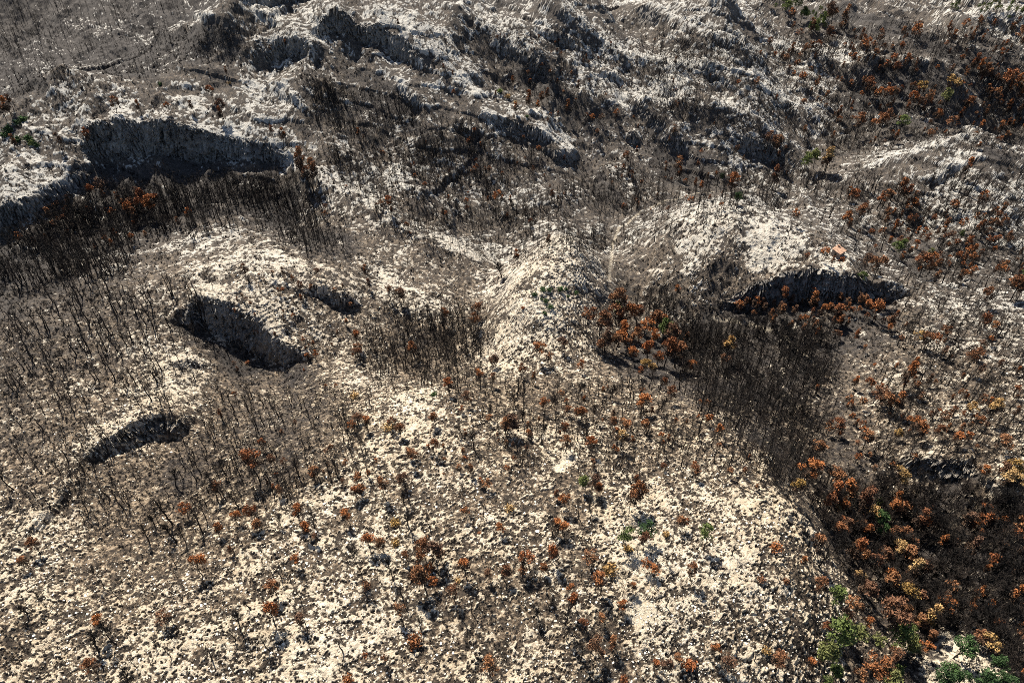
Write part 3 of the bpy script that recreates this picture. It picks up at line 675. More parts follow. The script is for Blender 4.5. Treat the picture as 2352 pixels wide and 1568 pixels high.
# landmarks used to say where a tree stands (frame polygons -> phrase)
ZONES = [
 ('in the thick central rust grove', [(1320,680),(1500,670),(1580,780),(1600,880),(1500,880),(1340,800)]),
 ('under the eastern knoll cliff', [(1640,640),(2100,640),(2100,780),(1640,780)]),
 ('on the eastern knoll around the stone hut', [(1440,470),(1980,470),(2080,650),(1650,650),(1440,560)]),
 ('beside the pale sandy clearing', [(2100,1430),(2400,1430),(2400,1700),(2100,1700)]),
 ('among the green pines at the ravine mouth', [(1860,1410),(2110,1410),(2110,1700),(1860,1700)]),
 ('in the lower wooded ravine', [(1860,1290),(2120,1290),(2120,1410),(1860,1410)]),
 ('in the middle of the eastern ravine', [(1840,1180),(2130,1180),(2130,1290),(1840,1290)]),
 ('at the head of the eastern ravine', [(1790,1030),(2110,1030),(2110,1180),(1790,1180)]),
 ('on the dark slope right of the eastern ravine', [(2110,1130),(2400,1130),(2400,1430),(2110,1430)]),
 ('above the south east cliff', [(1900,780),(2400,780),(2400,1130),(2110,1130),(2110,1030),(1900,1030)]),
 ('on the flank right of the knoll cliff', [(2080,640),(2400,640),(2400,780),(2080,780)]),
 ('in the mixed wood right of the stone hut', [(1890,420),(2400,420),(2400,640),(2080,640),(1980,560)]),
 ('on the far eastern ridges', [(1480,-50),(2400,-50),(2400,420),(1480,420)]),
 ('in the saddle behind the eastern knoll', [(1340,330),(1900,330),(1900,480),(1340,480)]),
 ('on the long headland above the big cliff', [(-50,150),(720,100),(720,350),(200,350),(-50,520)]),
 ('below the long headland cliff', [(-50,350),(780,350),(780,520),(-50,640)]),
 ('on the slopes under the summit', [(720,60),(1500,60),(1500,560),(780,520)]),
 ('around the dark hollow cliff', [(330,680),(860,680),(860,900),(330,900)]),
 ('on the shoulder left of the gully', [(500,520),(1120,560),(1100,720),(860,720),(500,690)]),
 ('in the central gully', [(860,690),(1120,690),(1120,890),(860,890)]),
 ('on the pale spur with green bushes', [(1100,540),(1400,540),(1400,830),(1100,880)]),
 ('on the wide brown western slope', [(-60,600),(520,560),(520,1120),(-60,1250)]),
 ('between the west scarp and bright brow', [(430,880),(830,880),(830,1090),(430,1120)]),
 ('on the bright brow at the centre', [(830,880),(1200,880),(1200,1090),(830,1090)]),
 ('on the brow below the rust grove', [(1200,820),(1720,820),(1740,1080),(1200,1080)]),
 ('near the upper pale rock slab', [(1180,1080),(1400,1080),(1400,1230),(1180,1230)]),
 ('near the long white rock streak', [(1400,1080),(1600,1080),(1600,1320),(1400,1320)]),
 ('on the white rim left of the eastern ravine', [(1600,1080),(1860,1080),(1860,1420),(1600,1420)]),
 ('on the white south east flank', [(1540,1420),(1880,1420),(1900,1700),(1540,1700)]),
 ('in the cluster left of the dome centre', [(920,1230),(1060,1230),(1060,1380),(920,1380)]),
 ('in the row across the dome centre', [(1060,1230),(1400,1230),(1400,1380),(1060,1380)]),
 ('on the layered rock west of the dome centre', [(780,1090),(1180,1090),(1180,1230),(780,1230)]),
 ('on the dark patch below the dome', [(1180,1380),(1540,1380),(1540,1700),(1180,1700)]),
 ('on the white rocks at the lower edge', [(780,1380),(1180,1380),(1180,1700),(780,1700)]),
 ('on the stony ledge left of the dome', [(780,1230),(920,1230),(920,1380),(780,1380)]),
 ('on the brown slope under the west scarp', [(380,1090),(780,1090),(780,1270),(380,1270)]),
 ('on the rocky lower left slope', [(380,1270),(780,1270),(780,1700),(380,1700)]),
 ('near the lower left corner', [(-60,1200),(380,1200),(380,1700),(-60,1700)]),
]
def zone_of(px, py):
    for ph, poly in ZONES:
        if poly_in(np.array([px]), np.array([py]), poly)[0]: return ph
    return 'on the open hillside'

# explicit trees read off the photograph: crown centre (frame px), crown width px, kind, shape
def zt(ox, oy, txt, kind='rust', shape='round'):
    out = []
    for t_ in txt.split():
        a_ = t_.split(','); k_, sh = kind, shape
        wd = float(a_[2]) if len(a_) > 2 and a_[2] else 26
        if len(a_) > 3: k_ = {'o': 'ochre', 'g': 'green', 'd': 'dark_green', 'c': 'charred', 'r': 'rust'}[a_[3]]
        if len(a_) > 4: sh = {'c': 'cone', 'b': 'bush', 'r': 'round'}[a_[4]]
        if k_ == 'charred': sh = 'char'
        out.append((ox + float(a_[0]) / 3.0, oy + float(a_[1]) / 3.0, wd, k_, sh))
    return out
EXPL = []
EXPL += zt(0, 1045.6, "1760,60,40 2170,100,24 1510,220,26 1930,220,26 1630,430,20 1760,390,28 1790,460,22 2050,390,26 2130,490,24 1500,500,24 1280,370,26 250,600,30 190,720,24 2050,710,26 1380,760,26 1900,900,34 1870,1070,34 2095,1100,36 1120,1080,28 650,1430,28 740,1150,24 1900,30,22 870,1530,26,c 1190,510,26,c 1160,370,28,c 1400,370,26,c 1370,450,24,c 1630,270,28,c 690,820,26,c 640,1270,28,c 780,1220,30,c 1040,400,20,c 1190,150,22,c 1430,100,22,c 1540,60,22,c 1480,250,22,c 2040,80,24,c 1990,230,26,c 1850,1290,20,c 1640,1150,24,c 60,150,22,c 1920,430,22,c 2150,420,24,c 1000,520,22,c 1260,540,22,c 2180,560,18 1600,640,16,r 300,990,18,c 160,1000,22,c")
EXPL += zt(784.3, 1045.6, "490,20,22 430,130,24 100,150,20 130,200,24 290,220,28 105,250,20 990,190,22 860,390,20 1490,250,16 1535,295,24 1680,180,28,g 1730,200,26 1785,210,22 2040,230,36 1990,320,28 60,420,22 370,460,30,o,b 1090,490,24 1480,480,26 1530,490,26 1940,540,28,g 2080,510,32,d 2090,590,26 2240,540,20,o,b 190,580,28 280,610,28 370,600,22,o,b 570,630,34 610,690,34 690,680,28 460,700,22 525,710,26 570,830,42 640,880,26 600,770,26 860,780,30 1030,830,22 1120,790,28 1245,800,22 1295,710,30 1380,760,24 1455,650,32 1700,670,34 1975,640,26,o,b 2080,740,20 2150,770,22 1850,790,34,o,b 1795,880,30 1570,900,24 2010,910,20 775,940,26 1615,1000,28 1935,1020,24 410,1080,24 1660,1150,18 1780,1120,24 500,1280,38,r,b 1720,1300,30 1880,1270,28 1870,1330,20 1770,1370,18 1020,1450,34 2160,1450,20 2230,1460,24 1940,1545,24 50,1540,36,r,b 170,900,24,r,b 2340,470,22 130,730,32,c 340,760,24,c 460,260,26,c 450,400,24,c 1350,1030,28,c 1600,1270,26,c 1540,1100,24,c 1410,900,22,c 1720,330,22,c 1930,850,22,c 1430,1020,20,c 1560,1240,24,c 1650,1340,22,c 800,860,18,o,b 1160,370,24,o,b 420,260,20,c 780,600,20,c 850,300,22,c 2250,680,20,c 160,1380,16 300,1400,16 540,1150,18,c 2330,1400,22 950,530,14,r,b 700,130,14,r,b 2030,160,16")
EXPL += zt(1569, 1045.6, "840,110,40 770,200,26,o 1040,100,34 1060,160,30 1110,240,28,r,c 1010,270,22,r,c 990,340,24 505,210,14 420,90,16 1220,330,36,r,c 1310,390,34,o 1340,450,26,d 1350,510,22,d 1230,470,26 1260,530,26 1570,440,26,r,c 1430,370,22,r,c 1430,530,22,r,c 1540,560,24 1490,620,28,o 1520,680,26 1370,650,34 1200,680,26,r,c 1190,610,20,r,c 930,600,30 640,630,30,r,b 160,570,30,g 60,800,22 1210,820,24,o 930,880,34 1260,930,34 1050,970,34,g 1150,980,30 1400,860,34 1530,780,26,o,c 1520,930,40,o 1660,1080,28,o,c 1670,1150,26,o,c 1770,990,32 1990,640,24,r,c 1950,450,24,r,c 2030,460,20,r,c 2070,370,20 1870,600,16 1440,1130,44 1030,1180,50,g 1190,1200,32,g 1520,1200,26,g 1460,1260,36,g 1550,1260,38,g 1310,1260,26,g 1600,1150,26 1000,1330,46,g 1070,1480,30,g,r 1280,1420,40 1430,1380,34 1640,1310,26 650,1460,40 50,1440,42,r,b 300,1410,26 220,1340,20 1490,1470,26,g 1430,1545,34,g 980,1550,22,g 1380,1480,28 1910,1290,40,d 1770,1450,34,d 1750,1530,36,d 2080,1510,44,d 2150,1430,34,d 1880,1560,28,d 2130,1280,36,o 540,850,22,r,b 710,870,20,r,b 1110,1100,26 960,1180,22 880,1430,20 1200,1060,24 2150,110,24 2240,60,30,o 2200,130,26,o 2300,180,26,o 2050,120,24 2210,190,20 2140,1160,18 2230,950,26,r,c 2300,1050,20 1560,720,20,o 1250,870,20 1340,320,20,g 1450,150,28,o 1500,200,20,o 1550,1060,22 1700,1230,20,r,c 60,90,22 10,470,20 2040,1210,26 2300,1250,24 2200,1560,26,d 2330,1500,26 1080,380,22,o 570,1340,20,o,b 1270,1130,24 1330,1480,24 1200,1500,26 1520,1130,22 960,1400,20,r 830,720,18,r")
EXPL += zt(784.3, 523.2, "1900,520,36 1860,560,34 1960,560,34 2040,570,30 1890,545,22,g 1690,590,28 1790,620,36 2090,650,30 2170,610,34 2220,640,28 2220,710,30,g 2260,740,34 1900,750,34 1960,700,30 2020,760,32 2060,700,28 1870,790,26 1800,790,26 2240,830,38 2310,850,38 2120,820,30 2030,870,24 2290,780,34 2130,760,28 1990,800,26 2110,930,22,o 2150,950,22,o 1940,650,26,r,c 1830,760,24,r,c 2190,860,26 1060,880,22 1370,840,28 1430,870,22 940,550,24 920,640,24 330,420,20 430,470,24 400,460,18 700,610,20 100,750,26 100,800,24 100,860,20 480,830,22 1150,1310,34 1130,1350,28 640,1310,22 860,1150,22 320,1370,28,o,b 60,1340,24 110,1290,20 180,1340,24 400,1380,24 630,1490,26 480,1540,24 740,1080,22 1400,1210,20 1620,1250,22 1650,1270,22 1560,1240,20 1930,1360,24 1930,1450,26,o 1550,1470,28 1720,1480,24 1530,1390,20 2050,980,20 2210,1060,22 2270,1140,26 2070,1200,28 2090,1350,18 1870,1330,18 2310,430,20 640,1150,22,d,b 90,1160,22,o,b 1190,190,16 1110,260,24,c 1440,70,14 160,280,18 180,370,14 1040,1040,22 930,1010,20 1320,1030,18 1240,980,18 950,1060,20,c 1640,1060,22,c 1250,1240,24,c 1480,1240,24,c 1850,1100,22,c 1440,1170,22,c 1020,1250,20,c 1800,1230,24,c 1740,1270,24,c 1200,1170,24,c 830,1370,20,c 910,1450,22,c 1380,1370,22,c 2180,1200,22,c 2240,1440,18 1640,940,18 1500,770,20 1250,560,10,r,b")
EXPL += zt(784.3, 523.2, "1390,425,16 1430,425,18 1330,455,15 1510,420,16 1550,425,14 1410,500,15 1440,545,18 1400,590,15 1380,490,12 1560,470,12 1620,455,12", 'dark_green', 'bush')
EXPL += zt(1569, 523, "2080,470,24 2060,640,22 2130,670,22 1620,740,24,o 1690,760,22 1790,710,20 1750,780,18 2010,850,18 1980,900,22 300,830,28,o 310,890,20 60,930,26 1350,1100,30 1380,1160,28 1260,1060,22 1550,1050,22,r,c 1450,1200,22,r,c 1970,1235,24,o 2140,1250,28,o 1860,1430,28 1750,1400,20 1580,1340,22 1640,1390,26 1040,1340,22 1260,1450,26 920,1500,26 2200,1460,28 1490,1400,22,o 1240,320,20,g 1340,290,30 1300,240,22 1240,230,24 1660,240,26 1700,270,20 1450,125,20,g 1510,110,18,g 1700,185,12,g 2300,390,30 2340,420,22 970,160,16,o 1030,230,16 840,200,12 1920,50,12,g 2350,300,14,g 2210,270,16 1090,240,14,r 2030,1330,18 1560,1310,18 30,750,16 2290,1130,14")
EXPL += zt(0, 0, "780,720,16 1520,750,22 1530,790,18 1160,740,14 1330,730,14 1460,640,14 960,730,12 400,980,16 600,960,16 80,980,16 1870,910,14 1940,940,16 690,1300,18 640,1320,16 720,1340,14 790,1350,14 850,1400,14 940,1350,20 990,1350,24 1040,1370,24 1080,1390,20 900,1410,18 960,1420,20 1020,1420,20 890,1470,16 930,1480,16 2060,1110,18,r,c 2100,1140,20,r,c 2150,1160,20,r,c 2190,1190,18,r,c 2130,1200,16,r,c 2080,1170,14,r,c 1300,1490,14 1220,1530,14 1960,285,8 1550,490,12 40,720,18 20,770,20 60,700,16 1860,330,8 160,820,26,d,b 120,840,20,d,b 220,980,24,g,b 190,950,20,d,b 60,900,20,d,b 110,960,18,d,b 250,1000,18,d,b 30,930,16,d,b 1100,580,10,d,b 1580,570,10,o,b 2240,1430,12 2250,1480,12")
EXPL += zt(784, 0, "1390,655,14 1430,655,14 1380,670,10 1290,680,16 1300,710,14 1350,720,14 1180,560,12 1560,735,16 1740,810,12 2290,880,16 880,965,9 960,1000,10 920,1185,10 1010,1170,10 510,1215,9 290,1060,9 290,1410,14 320,1410,16 340,1440,14 250,1420,12 40,1290,8 1455,1340,12 860,1380,10 1080,1370,16,o,c 1955,1100,12,r,c 2310,1160,14,r,c 2330,1190,14 2060,1260,9 1640,590,12 1200,740,12 1090,625,16,g,b 1150,670,16,o,b 1200,700,14,o,b 1280,800,12,d,b 1790,800,10")
EXPL += zt(1569, 0, "870,1095,22,g,r 920,1080,18,g 840,1120,16,g 610,1230,18,r,c 1000,1110,20,o,c 980,1130,18,o,c 1010,1070,14,g,c 370,1360,16,g 380,1380,18,d 340,1250,18,o,c 350,1290,16,o,c 270,1210,14,d,b 80,1270,16 120,1280,16 1970,1170,18 1980,1720,18 1970,720,22 1800,690,20,g 1870,610,22,o 1630,600,20,o 1220,850,22 1370,850,24 1520,830,18,g 1340,660,16 1420,650,20 1260,600,18 1300,600,16 1460,630,18 1560,690,18 1640,680,18 1680,700,18 1740,800,18 1850,860,16 640,950,20 660,970,18 590,960,14,r,c 840,890,12 1040,100,26 1010,100,20 1140,130,18 740,110,16 780,60,18,g 830,90,16,g 720,50,16,g 700,20,16,g 1920,590,12 2110,640,12 2160,680,14 2250,730,14 2330,750,14 2300,600,14,r,c 2230,600,14,r,c 2100,500,14,r,c 2050,480,14,r,c 2200,560,14,r,c 2000,470,12,r,c 2330,660,14,r,c 1230,310,16 1260,330,16 1350,280,14 1610,250,12,r,c 1520,220,14 930,350,16 1000,230,14 900,180,14 500,590,12 380,570,10 990,670,14 1060,550,9 1540,440,14 1180,400,14 1160,1370,18 1360,1370,22 1400,1350,20 1500,1310,18,r,c 1530,1350,18 1240,1450,20 1210,1480,18 760,1500,16 1120,1500,20 1150,1490,16 1400,1520,16 2050,1380,14 2290,280,14 2330,330,14")
# ---- polygons of woodland read off the photograph: kind, polygon, count, crown px, kinds
POLY = [
 ('charred', [(60,520),(240,430),(690,400),(780,470),(780,560),(690,560),(600,500),(500,510),(300,520),(280,620),(0,640),(0,580)], 1500, 11, 17),
 ('charred', [(0,640),(520,640),(400,900),(0,950)], 230, 14, 22),
 ('charred', [(480,900),(850,880),(850,1080),(560,1150),(430,1100)], 330, 13, 20),
 ('charred', [(850,700),(1110,700),(1110,900),(850,880)], 620, 11, 18),
 ('charred', [(1120,850),(1700,870),(1750,1080),(1150,1080)], 420, 13, 22),
 ('charred', [(1430,640),(1650,740),(1900,740),(1900,1000),(1820,1150),(1700,1000),(1560,870),(1560,780),(1480,700)], 1700, 12, 20),
 ('charred', [(700,180),(900,220),(1150,300),(1400,400),(1400,570),(1150,590),(960,560),(760,420)], 2300, 7, 13),
 ('charred', [(1400,380),(1800,380),(1800,470),(1420,560)], 400, 9, 14),
 ('charred', [(1500,60),(2352,60),(2352,350),(1900,350),(1500,260)], 1900, 6, 10),
 ('charred', [(1750,400),(2352,400),(2352,1050),(2000,1050),(2080,650),(1900,500)], 1100, 9, 17),
 ('charred', [(1850,1080),(2352,1130),(2352,1568),(2250,1450),(2060,1400),(1900,1250)], 700, 15, 26),
 ('charred', [(200,1000),(1000,1130),(1800,1130),(1850,1500),(200,1540)], 170, 13, 22),
 ('charred', [(0,950),(400,900),(500,1150),(100,1200)], 110, 13, 22),
 ('charred', [(0,0),(900,0),(600,130),(0,230)], 1100, 4, 7),
 ('charred', [(860,40),(1500,60),(1900,240),(1700,300),(1250,250)], 900, 5, 9),
 ('rust', [(1680,690),(2070,680),(2060,750),(1850,770),(1800,740)], 75, 11, 17),
 ('rust', [(1750,60),(2352,60),(2352,330),(1950,330),(1750,130)], 220, 6, 11),
 ('rust', [(1900,430),(2352,480),(2352,640),(2150,640),(1980,560)], 130, 8, 14),
 ('rust', [(1900,780),(2352,780),(2352,1000),(1900,1100)], 70, 10, 16),
 ('rust', [(500,620),(850,620),(850,900),(560,880)], 45, 7, 12),
 ('rust', [(500,920),(1600,880),(1750,1080),(560,1120)], 90, 9, 15),
 ('rust', [(1880,1080),(2120,1120),(2140,1420),(1960,1350)], 34, 16, 24),
 ('rust', [(2120,1150),(2352,1150),(2352,1568),(2280,1420),(2120,1400)], 34, 13, 20),
 ('rust', [(800,300),(1800,330),(1800,480),(900,520)], 80, 6, 10),
 ('rust', [(880,60),(1550,80),(1850,260),(1500,330),(1050,240)], 60, 5, 8),
 ('rust', [(0,480),(350,450),(350,560),(0,560)], 30, 8, 13),
 ('green', [(1770,0),(1840,0),(1920,60),(1870,60)], 26, 7, 11),
 ('green', [(2150,0),(2352,0),(2352,34),(2250,26)], 26, 6, 10),
]
VR = np.random.default_rng(5)
recs = []   # frame x, frame y of crown, kind, shape, crown px, explicit?
for t_ in EXPL: recs.append(t_ + (True,))
for kind, poly, cnt, w0, w1 in POLY:
    pa = np.array(poly); n = 0
    while n < cnt:
        qx2 = VR.uniform(pa[:, 0].min(), pa[:, 0].max(), cnt); qy2 = VR.uniform(pa[:, 1].min(), pa[:, 1].max(), cnt)
        ins = poly_in(qx2, qy2, poly)
        cl_ = vnoise(qx2 / 38.0, qy2 / 26.0, 5) > VR.uniform(-0.9, 0.35, cnt)
        qx2 = qx2 + VR.normal(size=cnt) * 14; qy2 = qy2 + VR.normal(size=cnt) * 9
        for a_, b_ in zip(qx2[ins & cl_], qy2[ins & cl_]):
            if n >= cnt: break
            sh = 'char' if kind == 'charred' else ('cone' if VR.random() < 0.4 else 'round')
            recs.append((a_, b_, VR.uniform(w0, w1), kind, sh, False)); n += 1
PX = np.array([r_[0] for r_ in recs]); PY = np.array([r_[1] for r_ in recs]); PW = np.array([r_[2] for r_ in recs])
shp = np.array([r_[4] for r_ in recs]); knd = np.array([r_[3] for r_ in recs])
tx, ty, ok = hit(PX, PY, H); tz = ground_z(tx, ty)
sl_ = np.sqrt(tx**2 + ty**2 + (CAMZ - tz)**2)
dep = np.arctan2(CAMZ - tz, np.hypot(tx, ty))
crown_px_h = {'char': 4.0, 'round': 4.6, 'cone': 3.8, 'bush': 0.6}
base_w = {'char': 2.4, 'round': 3.0, 'cone': 2.2, 'bush': 1.7}
sc_ = PW * sl_ / F / np.array([base_w[s_] for s_ in shp])
sc_ = np.clip(sc_ * np.where(np.array([r_[5] for r_ in recs]), 1.05, 0.92) * np.where(shp == 'char', 1.1, 1.0) * VR.uniform(.8, 1.15, len(sc_)), 0.25, 3.2)
# the crown, not the foot, was measured: slide the foot down the picture
off = np.array([crown_px_h[s_] for s_ in shp]) * sc_ * np.cos(dep) / sl_ * F
vx = (PX - 1176); fy = PY + off * 0.92
fx = PX - vx * (off / (2340.0 - (PY - 784) * 0)) * 0.9
tx, ty, ok = hit(fx, fy, H); tz = ground_z(tx, ty)
okm = ok & (ty < 1200) & (ty > 20)
good = np.where(okm)[0]
print('trees', len(good))
def visible_rank(ids): return ids[np.argsort(-(PW[ids] + 100 * np.array([recs[i][5] for i in ids])))]
rot = VR.uniform(0, 6.28, len(recs)); szv = VR.uniform(0.85, 1.2, len(recs))
fam = {'charred': 'charred', 'rust': 'rust', 'ochre': 'rust', 'green': 'green', 'dark_green': 'green'}
famv = np.array([('bush' if s_ == 'bush' else fam[k_]) for k_, s_ in zip(knd, shp)])
indiv = []
for fm in ('charred', 'rust', 'green', 'bush'):
    ids = good[famv[good] == fm]; ids = visible_rank(ids); indiv += list(ids[:296])
indiv_set = set(indiv)
LOOK = {('charred', 'char'): ['slim charred bare pine', 'broad charred bare pine'],
        ('rust', 'round'): ['small rust crowned pine', 'large rust crowned pine'], ('rust', 'cone'): ['short narrow rust brown pine', 'tall narrow rust brown pine'],
        ('ochre', 'round'): ['small ochre crowned pine', 'large ochre crowned pine'], ('ochre', 'cone'): ['short narrow ochre pine', 'tall narrow ochre pine'],
        ('green', 'round'): ['small green pine', 'large green pine'], ('green', 'cone'): ['small green pine', 'tall green pine'], ('dark_green', 'round'): ['small dark green pine', 'large dark green pine'],
        ('rust', 'bush'): ['small scorched rust bush', 'wide scorched rust bush'], ('ochre', 'bush'): ['small tan scorched bush', 'wide tan scorched bush'],
        ('green', 'bush'): ['small bright green bush', 'wide bright green bush'], ('dark_green', 'bush'): ['small dark green bush', 'wide dark green bush']}
ORD = ['first', 'second', 'third', 'fourth', 'fifth', 'sixth', 'seventh', 'eighth', 'ninth', 'tenth', 'eleventh', 'twelfth']
from collections import defaultdict
bk = defaultdict(list)
for i in indiv:
    z_ = zone_of(PX[i], PY[i]); lim = {'char': 23, 'round': 27, 'cone': 20, 'bush': 22}[shp[i]]
    bk[(z_, LOOK[(knd[i], shp[i])][1 if PW[i] > lim else 0])].append(i)
LBL, GRP = {}, {}
def plural(w): return w.replace('pine', 'pines').replace('bush', 'bushes')
for (z_, lk), ids in bk.items():
    ids.sort(key=lambda i: PX[i])
    for n_, i in enumerate(ids):
        if len(ids) == 1: LBL[i] = f'{lk} {z_}'
        elif lk.endswith('bare pine') and len(ids) > 6: LBL[i] = f'{lk} {z_}'; GRP[i] = f'{plural(lk)} {z_}'
        elif n_ == 0: LBL[i] = f'{lk} {z_}, leftmost'
        elif n_ == len(ids) - 1: LBL[i] = f'{lk} {z_}, rightmost'
        elif len(ids) <= 14: LBL[i] = f'{lk} {z_}, {ORD[min(n_, 11)]} from left'.replace('short narrow ', 'narrow ').replace('tall narrow ', 'tall ')
        else:
            LBL[i] = f'{lk} {z_}'
        GRP.setdefault(i, f'{plural(lk)} {z_}')
NAME = {'charred': 'burnt_pine', 'rust': 'scorched_pine', 'green': 'green_pine', 'bush': 'bush'}
for i in indiv:
    fm = famv[i]; nm = NAME[fm]
    add_tree(nm, knd[i], shp[i], int(VR.integers(0, 36)), tx[i], ty[i], tz[i], sc_[i], rot[i], LBL[i], 'bush' if fm == 'bush' else 'tree', GRP.get(i), szv[i])

def scatter(name, protos, xs, ys, zs, ss, rots, mats, keys, label, cat='trees', tints=None, szs=None):
    """many copies fused into one mesh: keys are proto parts, mats one per part"""
    Vs, Fs, Ms, Ts, n = [], [], [], [], 0
    which = np.random.default_rng(9).integers(0, len(protos), len(xs))
    for p_i, pr in enumerate(protos):
        m = np.where(which == p_i)[0]
        if len(m) == 0: continue
        for k_i, k_ in enumerate(keys):
            if k_ not in pr: continue
            v_, f_ = pr[k_]; c_, s_ = np.cos(rots[m])[:, None], np.sin(rots[m])[:, None]; sc2 = ss[m][:, None]
            sz2 = sc2 * (szs[m][:, None] if szs is not None else 1)
            x_ = (v_[None, :, 0] * c_ - v_[None, :, 1] * s_) * sc2 + xs[m][:, None]; y_ = (v_[None, :, 0] * s_ + v_[None, :, 1] * c_) * sc2 + ys[m][:, None]; z_ = v_[None, :, 2] * sz2 + zs[m][:, None]
            Vs.append(np.stack([x_, y_, z_], -1).reshape(-1, 3))
            Fs.append((f_[None] + (np.arange(len(m)) * len(v_))[:, None, None]).reshape(-1, f_.shape[1]) + n); n += len(m) * len(v_)
            Ms.append(np.full(len(m) * len(f_), k_i, np.int32)); Ts.append(np.repeat(tints[m], len(v_)))
    me = mesh_np(name, np.concatenate(Vs), np.concatenate(Fs), {'tint': np.concatenate(Ts)})
    for m_ in mats: me.materials.append(m_)
    me.polygons.foreach_set('material_index', np.concatenate(Ms))
    o = bpy.data.objects.new(name, me); COL.objects.link(o); o['kind'] = 'stuff'; o['label'] = label; o['category'] = cat
    return o
rest = np.array([i for i in good if i not in indiv_set])
ti = VR.random(len(recs))
m = rest[famv[rest] == 'charred']
scatter('burnt_woodland', P_CHAR_L, tx[m], ty[m], tz[m] - .1, sc_[m], rot[m], [M_BARK[1], MI['charred'][1]], ['trunk', 'crown'], 'dense woodland of charred bare pine trunks on the slopes', 'woodland', ti[m], szv[m])
m = rest[famv[rest] == 'rust']
scatter('scorched_woodland', P_ROUND_L + P_CONE, tx[m], ty[m], tz[m] - .1, sc_[m], rot[m], [M_BARK[1], MI['rust'][1], MI['scorched'][1]], ['trunk', 'crown', 'low'], 'scattered rust brown scorched pines on the distant slopes', 'woodland', ti[m], szv[m])

# low burnt shrubs and tussocks over all the ground
def proto_tuft(r, n=9, leafy=False):
    if leafy: return dict(crown=leaves(r, [[0, 0, .18]] * 3, 5, .28, .16))
    s0 = np.zeros((n, 3)) + r.normal(size=(n, 3)) * [.12, .12, .02]; d = r.normal(size=(n, 3)); d[:, 2] = np.abs(d[:, 2]) + 0.5
    return dict(crown=slivers(r, s0, d, 0.5, 0.035))
TU = [proto_tuft(PR) for i in range(5)] + [proto_tuft(PR, leafy=True) for i in range(4)]
n = 95000
sx = VR.uniform(-40, 2392, n); sy = VR.uniform(60, 1640, n)
hx, hy, ok = hit(sx, sy, H); m = ok & (hy < 900); hx, hy, sx, sy = hx[m], hy[m], sx[m], sy[m]
ww_ = whiteness(hx, hy); kp = VR.random(len(hx)) < 1.15 - 1.0 * ww_; hx, hy = hx[kp], hy[kp]
hz = ground_z(hx, hy); ds = np.sqrt(hx**2 + hy**2 + (CAMZ - hz)**2)
tuft_s = VR.uniform(0.6, 1.5, len(hx)) * np.clip(ds / 200, 0.8, 1.9) * 0.9
scatter('burnt_scrub', TU, hx, hy, hz - 0.02, tuft_s, VR.uniform(0, 6.28, len(hx)), [MI['charred'][1]], ['crown'], 'low burnt scrub and tussocks covering the soil', 'scrub', VR.random(len(hx)))
# pale loose stones
def proto_stone(r):
    v_ = np.array([[-1,-1,-.6],[1,-1,-.6],[1,1,-.6],[-1,1,-.6],[-.7,-.7,.5],[.75,-.6,.6],[.6,.7,.45],[-.65,.6,.55]]) * [.34,.26,.2] * r.uniform(.7, 1.3, (8, 3))
    return dict(crown=(v_, np.array([[0,3,2,1],[4,5,6,7],[0,1,5,4],[1,2,6,5],[2,3,7,6],[3,0,4,7]])))
ST = [proto_stone(PR) for i in range(8)]
n = 60000
sx = VR.uniform(-40, 2392, n); sy = VR.uniform(300, 1660, n)
hx, hy, ok = hit(sx, sy, H); ww_ = whiteness(hx, hy); kp = ok & (hy < 600) & (VR.random(n) < ww_ * 0.8 - 0.1); hx, hy = hx[kp], hy[kp]
hz = ground_z(hx, hy)
M_STONE = plain_mat('pale_limestone_mass', [(0.40,0.36,0.30),(0.62,0.58,0.50),(0.72,0.68,0.60)], use_obj=False)
scatter('loose_stones', ST, hx, hy, hz + 0.10, np.minimum(VR.lognormal(-0.8, 0.5, len(hx)), 1.2), VR.uniform(0, 6.28, len(hx)), [M_STONE], ['crown'], 'pale loose limestone blocks strewn over the ground', 'stones', VR.random(len(hx)))

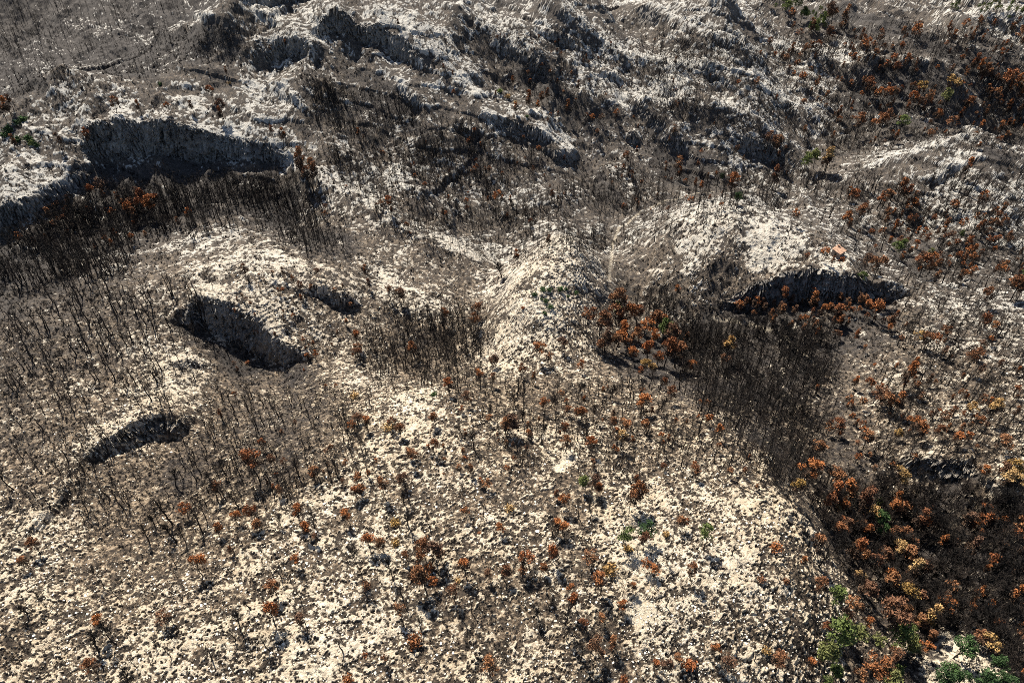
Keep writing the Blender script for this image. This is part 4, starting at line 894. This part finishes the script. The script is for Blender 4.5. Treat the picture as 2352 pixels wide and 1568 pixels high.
# ------------------------------------------------------------------ stone hut on the eastern knoll
def box_vf(x0, x1, y0, y1, z0, z1):
    return np.array([[x0,y0,z0],[x1,y0,z0],[x1,y1,z0],[x0,y1,z0],[x0,y0,z1],[x1,y0,z1],[x1,y1,z1],[x0,y1,z1]], float), np.array([[0,3,2,1],[4,5,6,7],[0,1,5,4],[1,2,6,5],[2,3,7,6],[3,0,4,7]])
hx, hy, _ = hit(1923, 586, H); hz = ground_z(hx, hy)[0]
hut = bpy.data.objects.new('stone_hut', None); COL.objects.link(hut); hut.location = (hx[0], hy[0], hz); hut.rotation_euler = (0, 0, math.radians(38))
hut['label'] = 'small square stone hut with a pale pinkish sloping roof on the eastern knoll'; hut['category'] = 'hut'
M_WALL = plain_mat('rough_stone_wall', [(0.20,0.155,0.13),(0.24,0.19,0.16)]); M_ROOF = plain_mat('pale_clay_roof', [(0.36,0.22,0.15),(0.38,0.24,0.17)]); M_DARKW = plain_mat('dark_timber', [(0.03,0.025,0.02),(0.03,0.025,0.02)])
wall_vf = box_vf(-2.1, 2.1, -1.9, 1.9, -1.0, 2.5)
wall_vf[0][6:8, 2] = 3.1
o = bpy.data.objects.new('wall', me_of('wall', wall_vf, [M_WALL])); COL.objects.link(o); o.parent = hut
rv = []
for k_ in range(22):                                   # ribbed tile courses running down the slope
    x0 = -2.4 + k_ * 4.8 / 22; rv.append(box_vf(x0, x0 + 4.8 / 22 - 0.02, -2.2, 2.2, 0.0, 0.14 + (0.05 if k_ % 2 else 0)))
v_, f_ = join(rv); v_[:, 2] += 2.53 + (v_[:, 1] + 2.2) * (0.6 / 3.8)
o = bpy.data.objects.new('roof', me_of('roof', (v_, f_), [M_ROOF])); COL.objects.link(o); o.parent = hut
ch_ = bpy.data.objects.new('chimney', me_of('chimney', join([box_vf(1.1, 1.75, 1.0, 1.7, 2.9, 3.9), box_vf(1.03, 1.82, 0.93, 1.77, 3.9, 4.0)]), [M_ROOF])); COL.objects.link(ch_); ch_.parent = o
o = bpy.data.objects.new('door', me_of('door', box_vf(-2.14, -2.08, -0.5, 0.35, 0.0, 1.8), [M_DARKW])); COL.objects.link(o); o.parent = hut
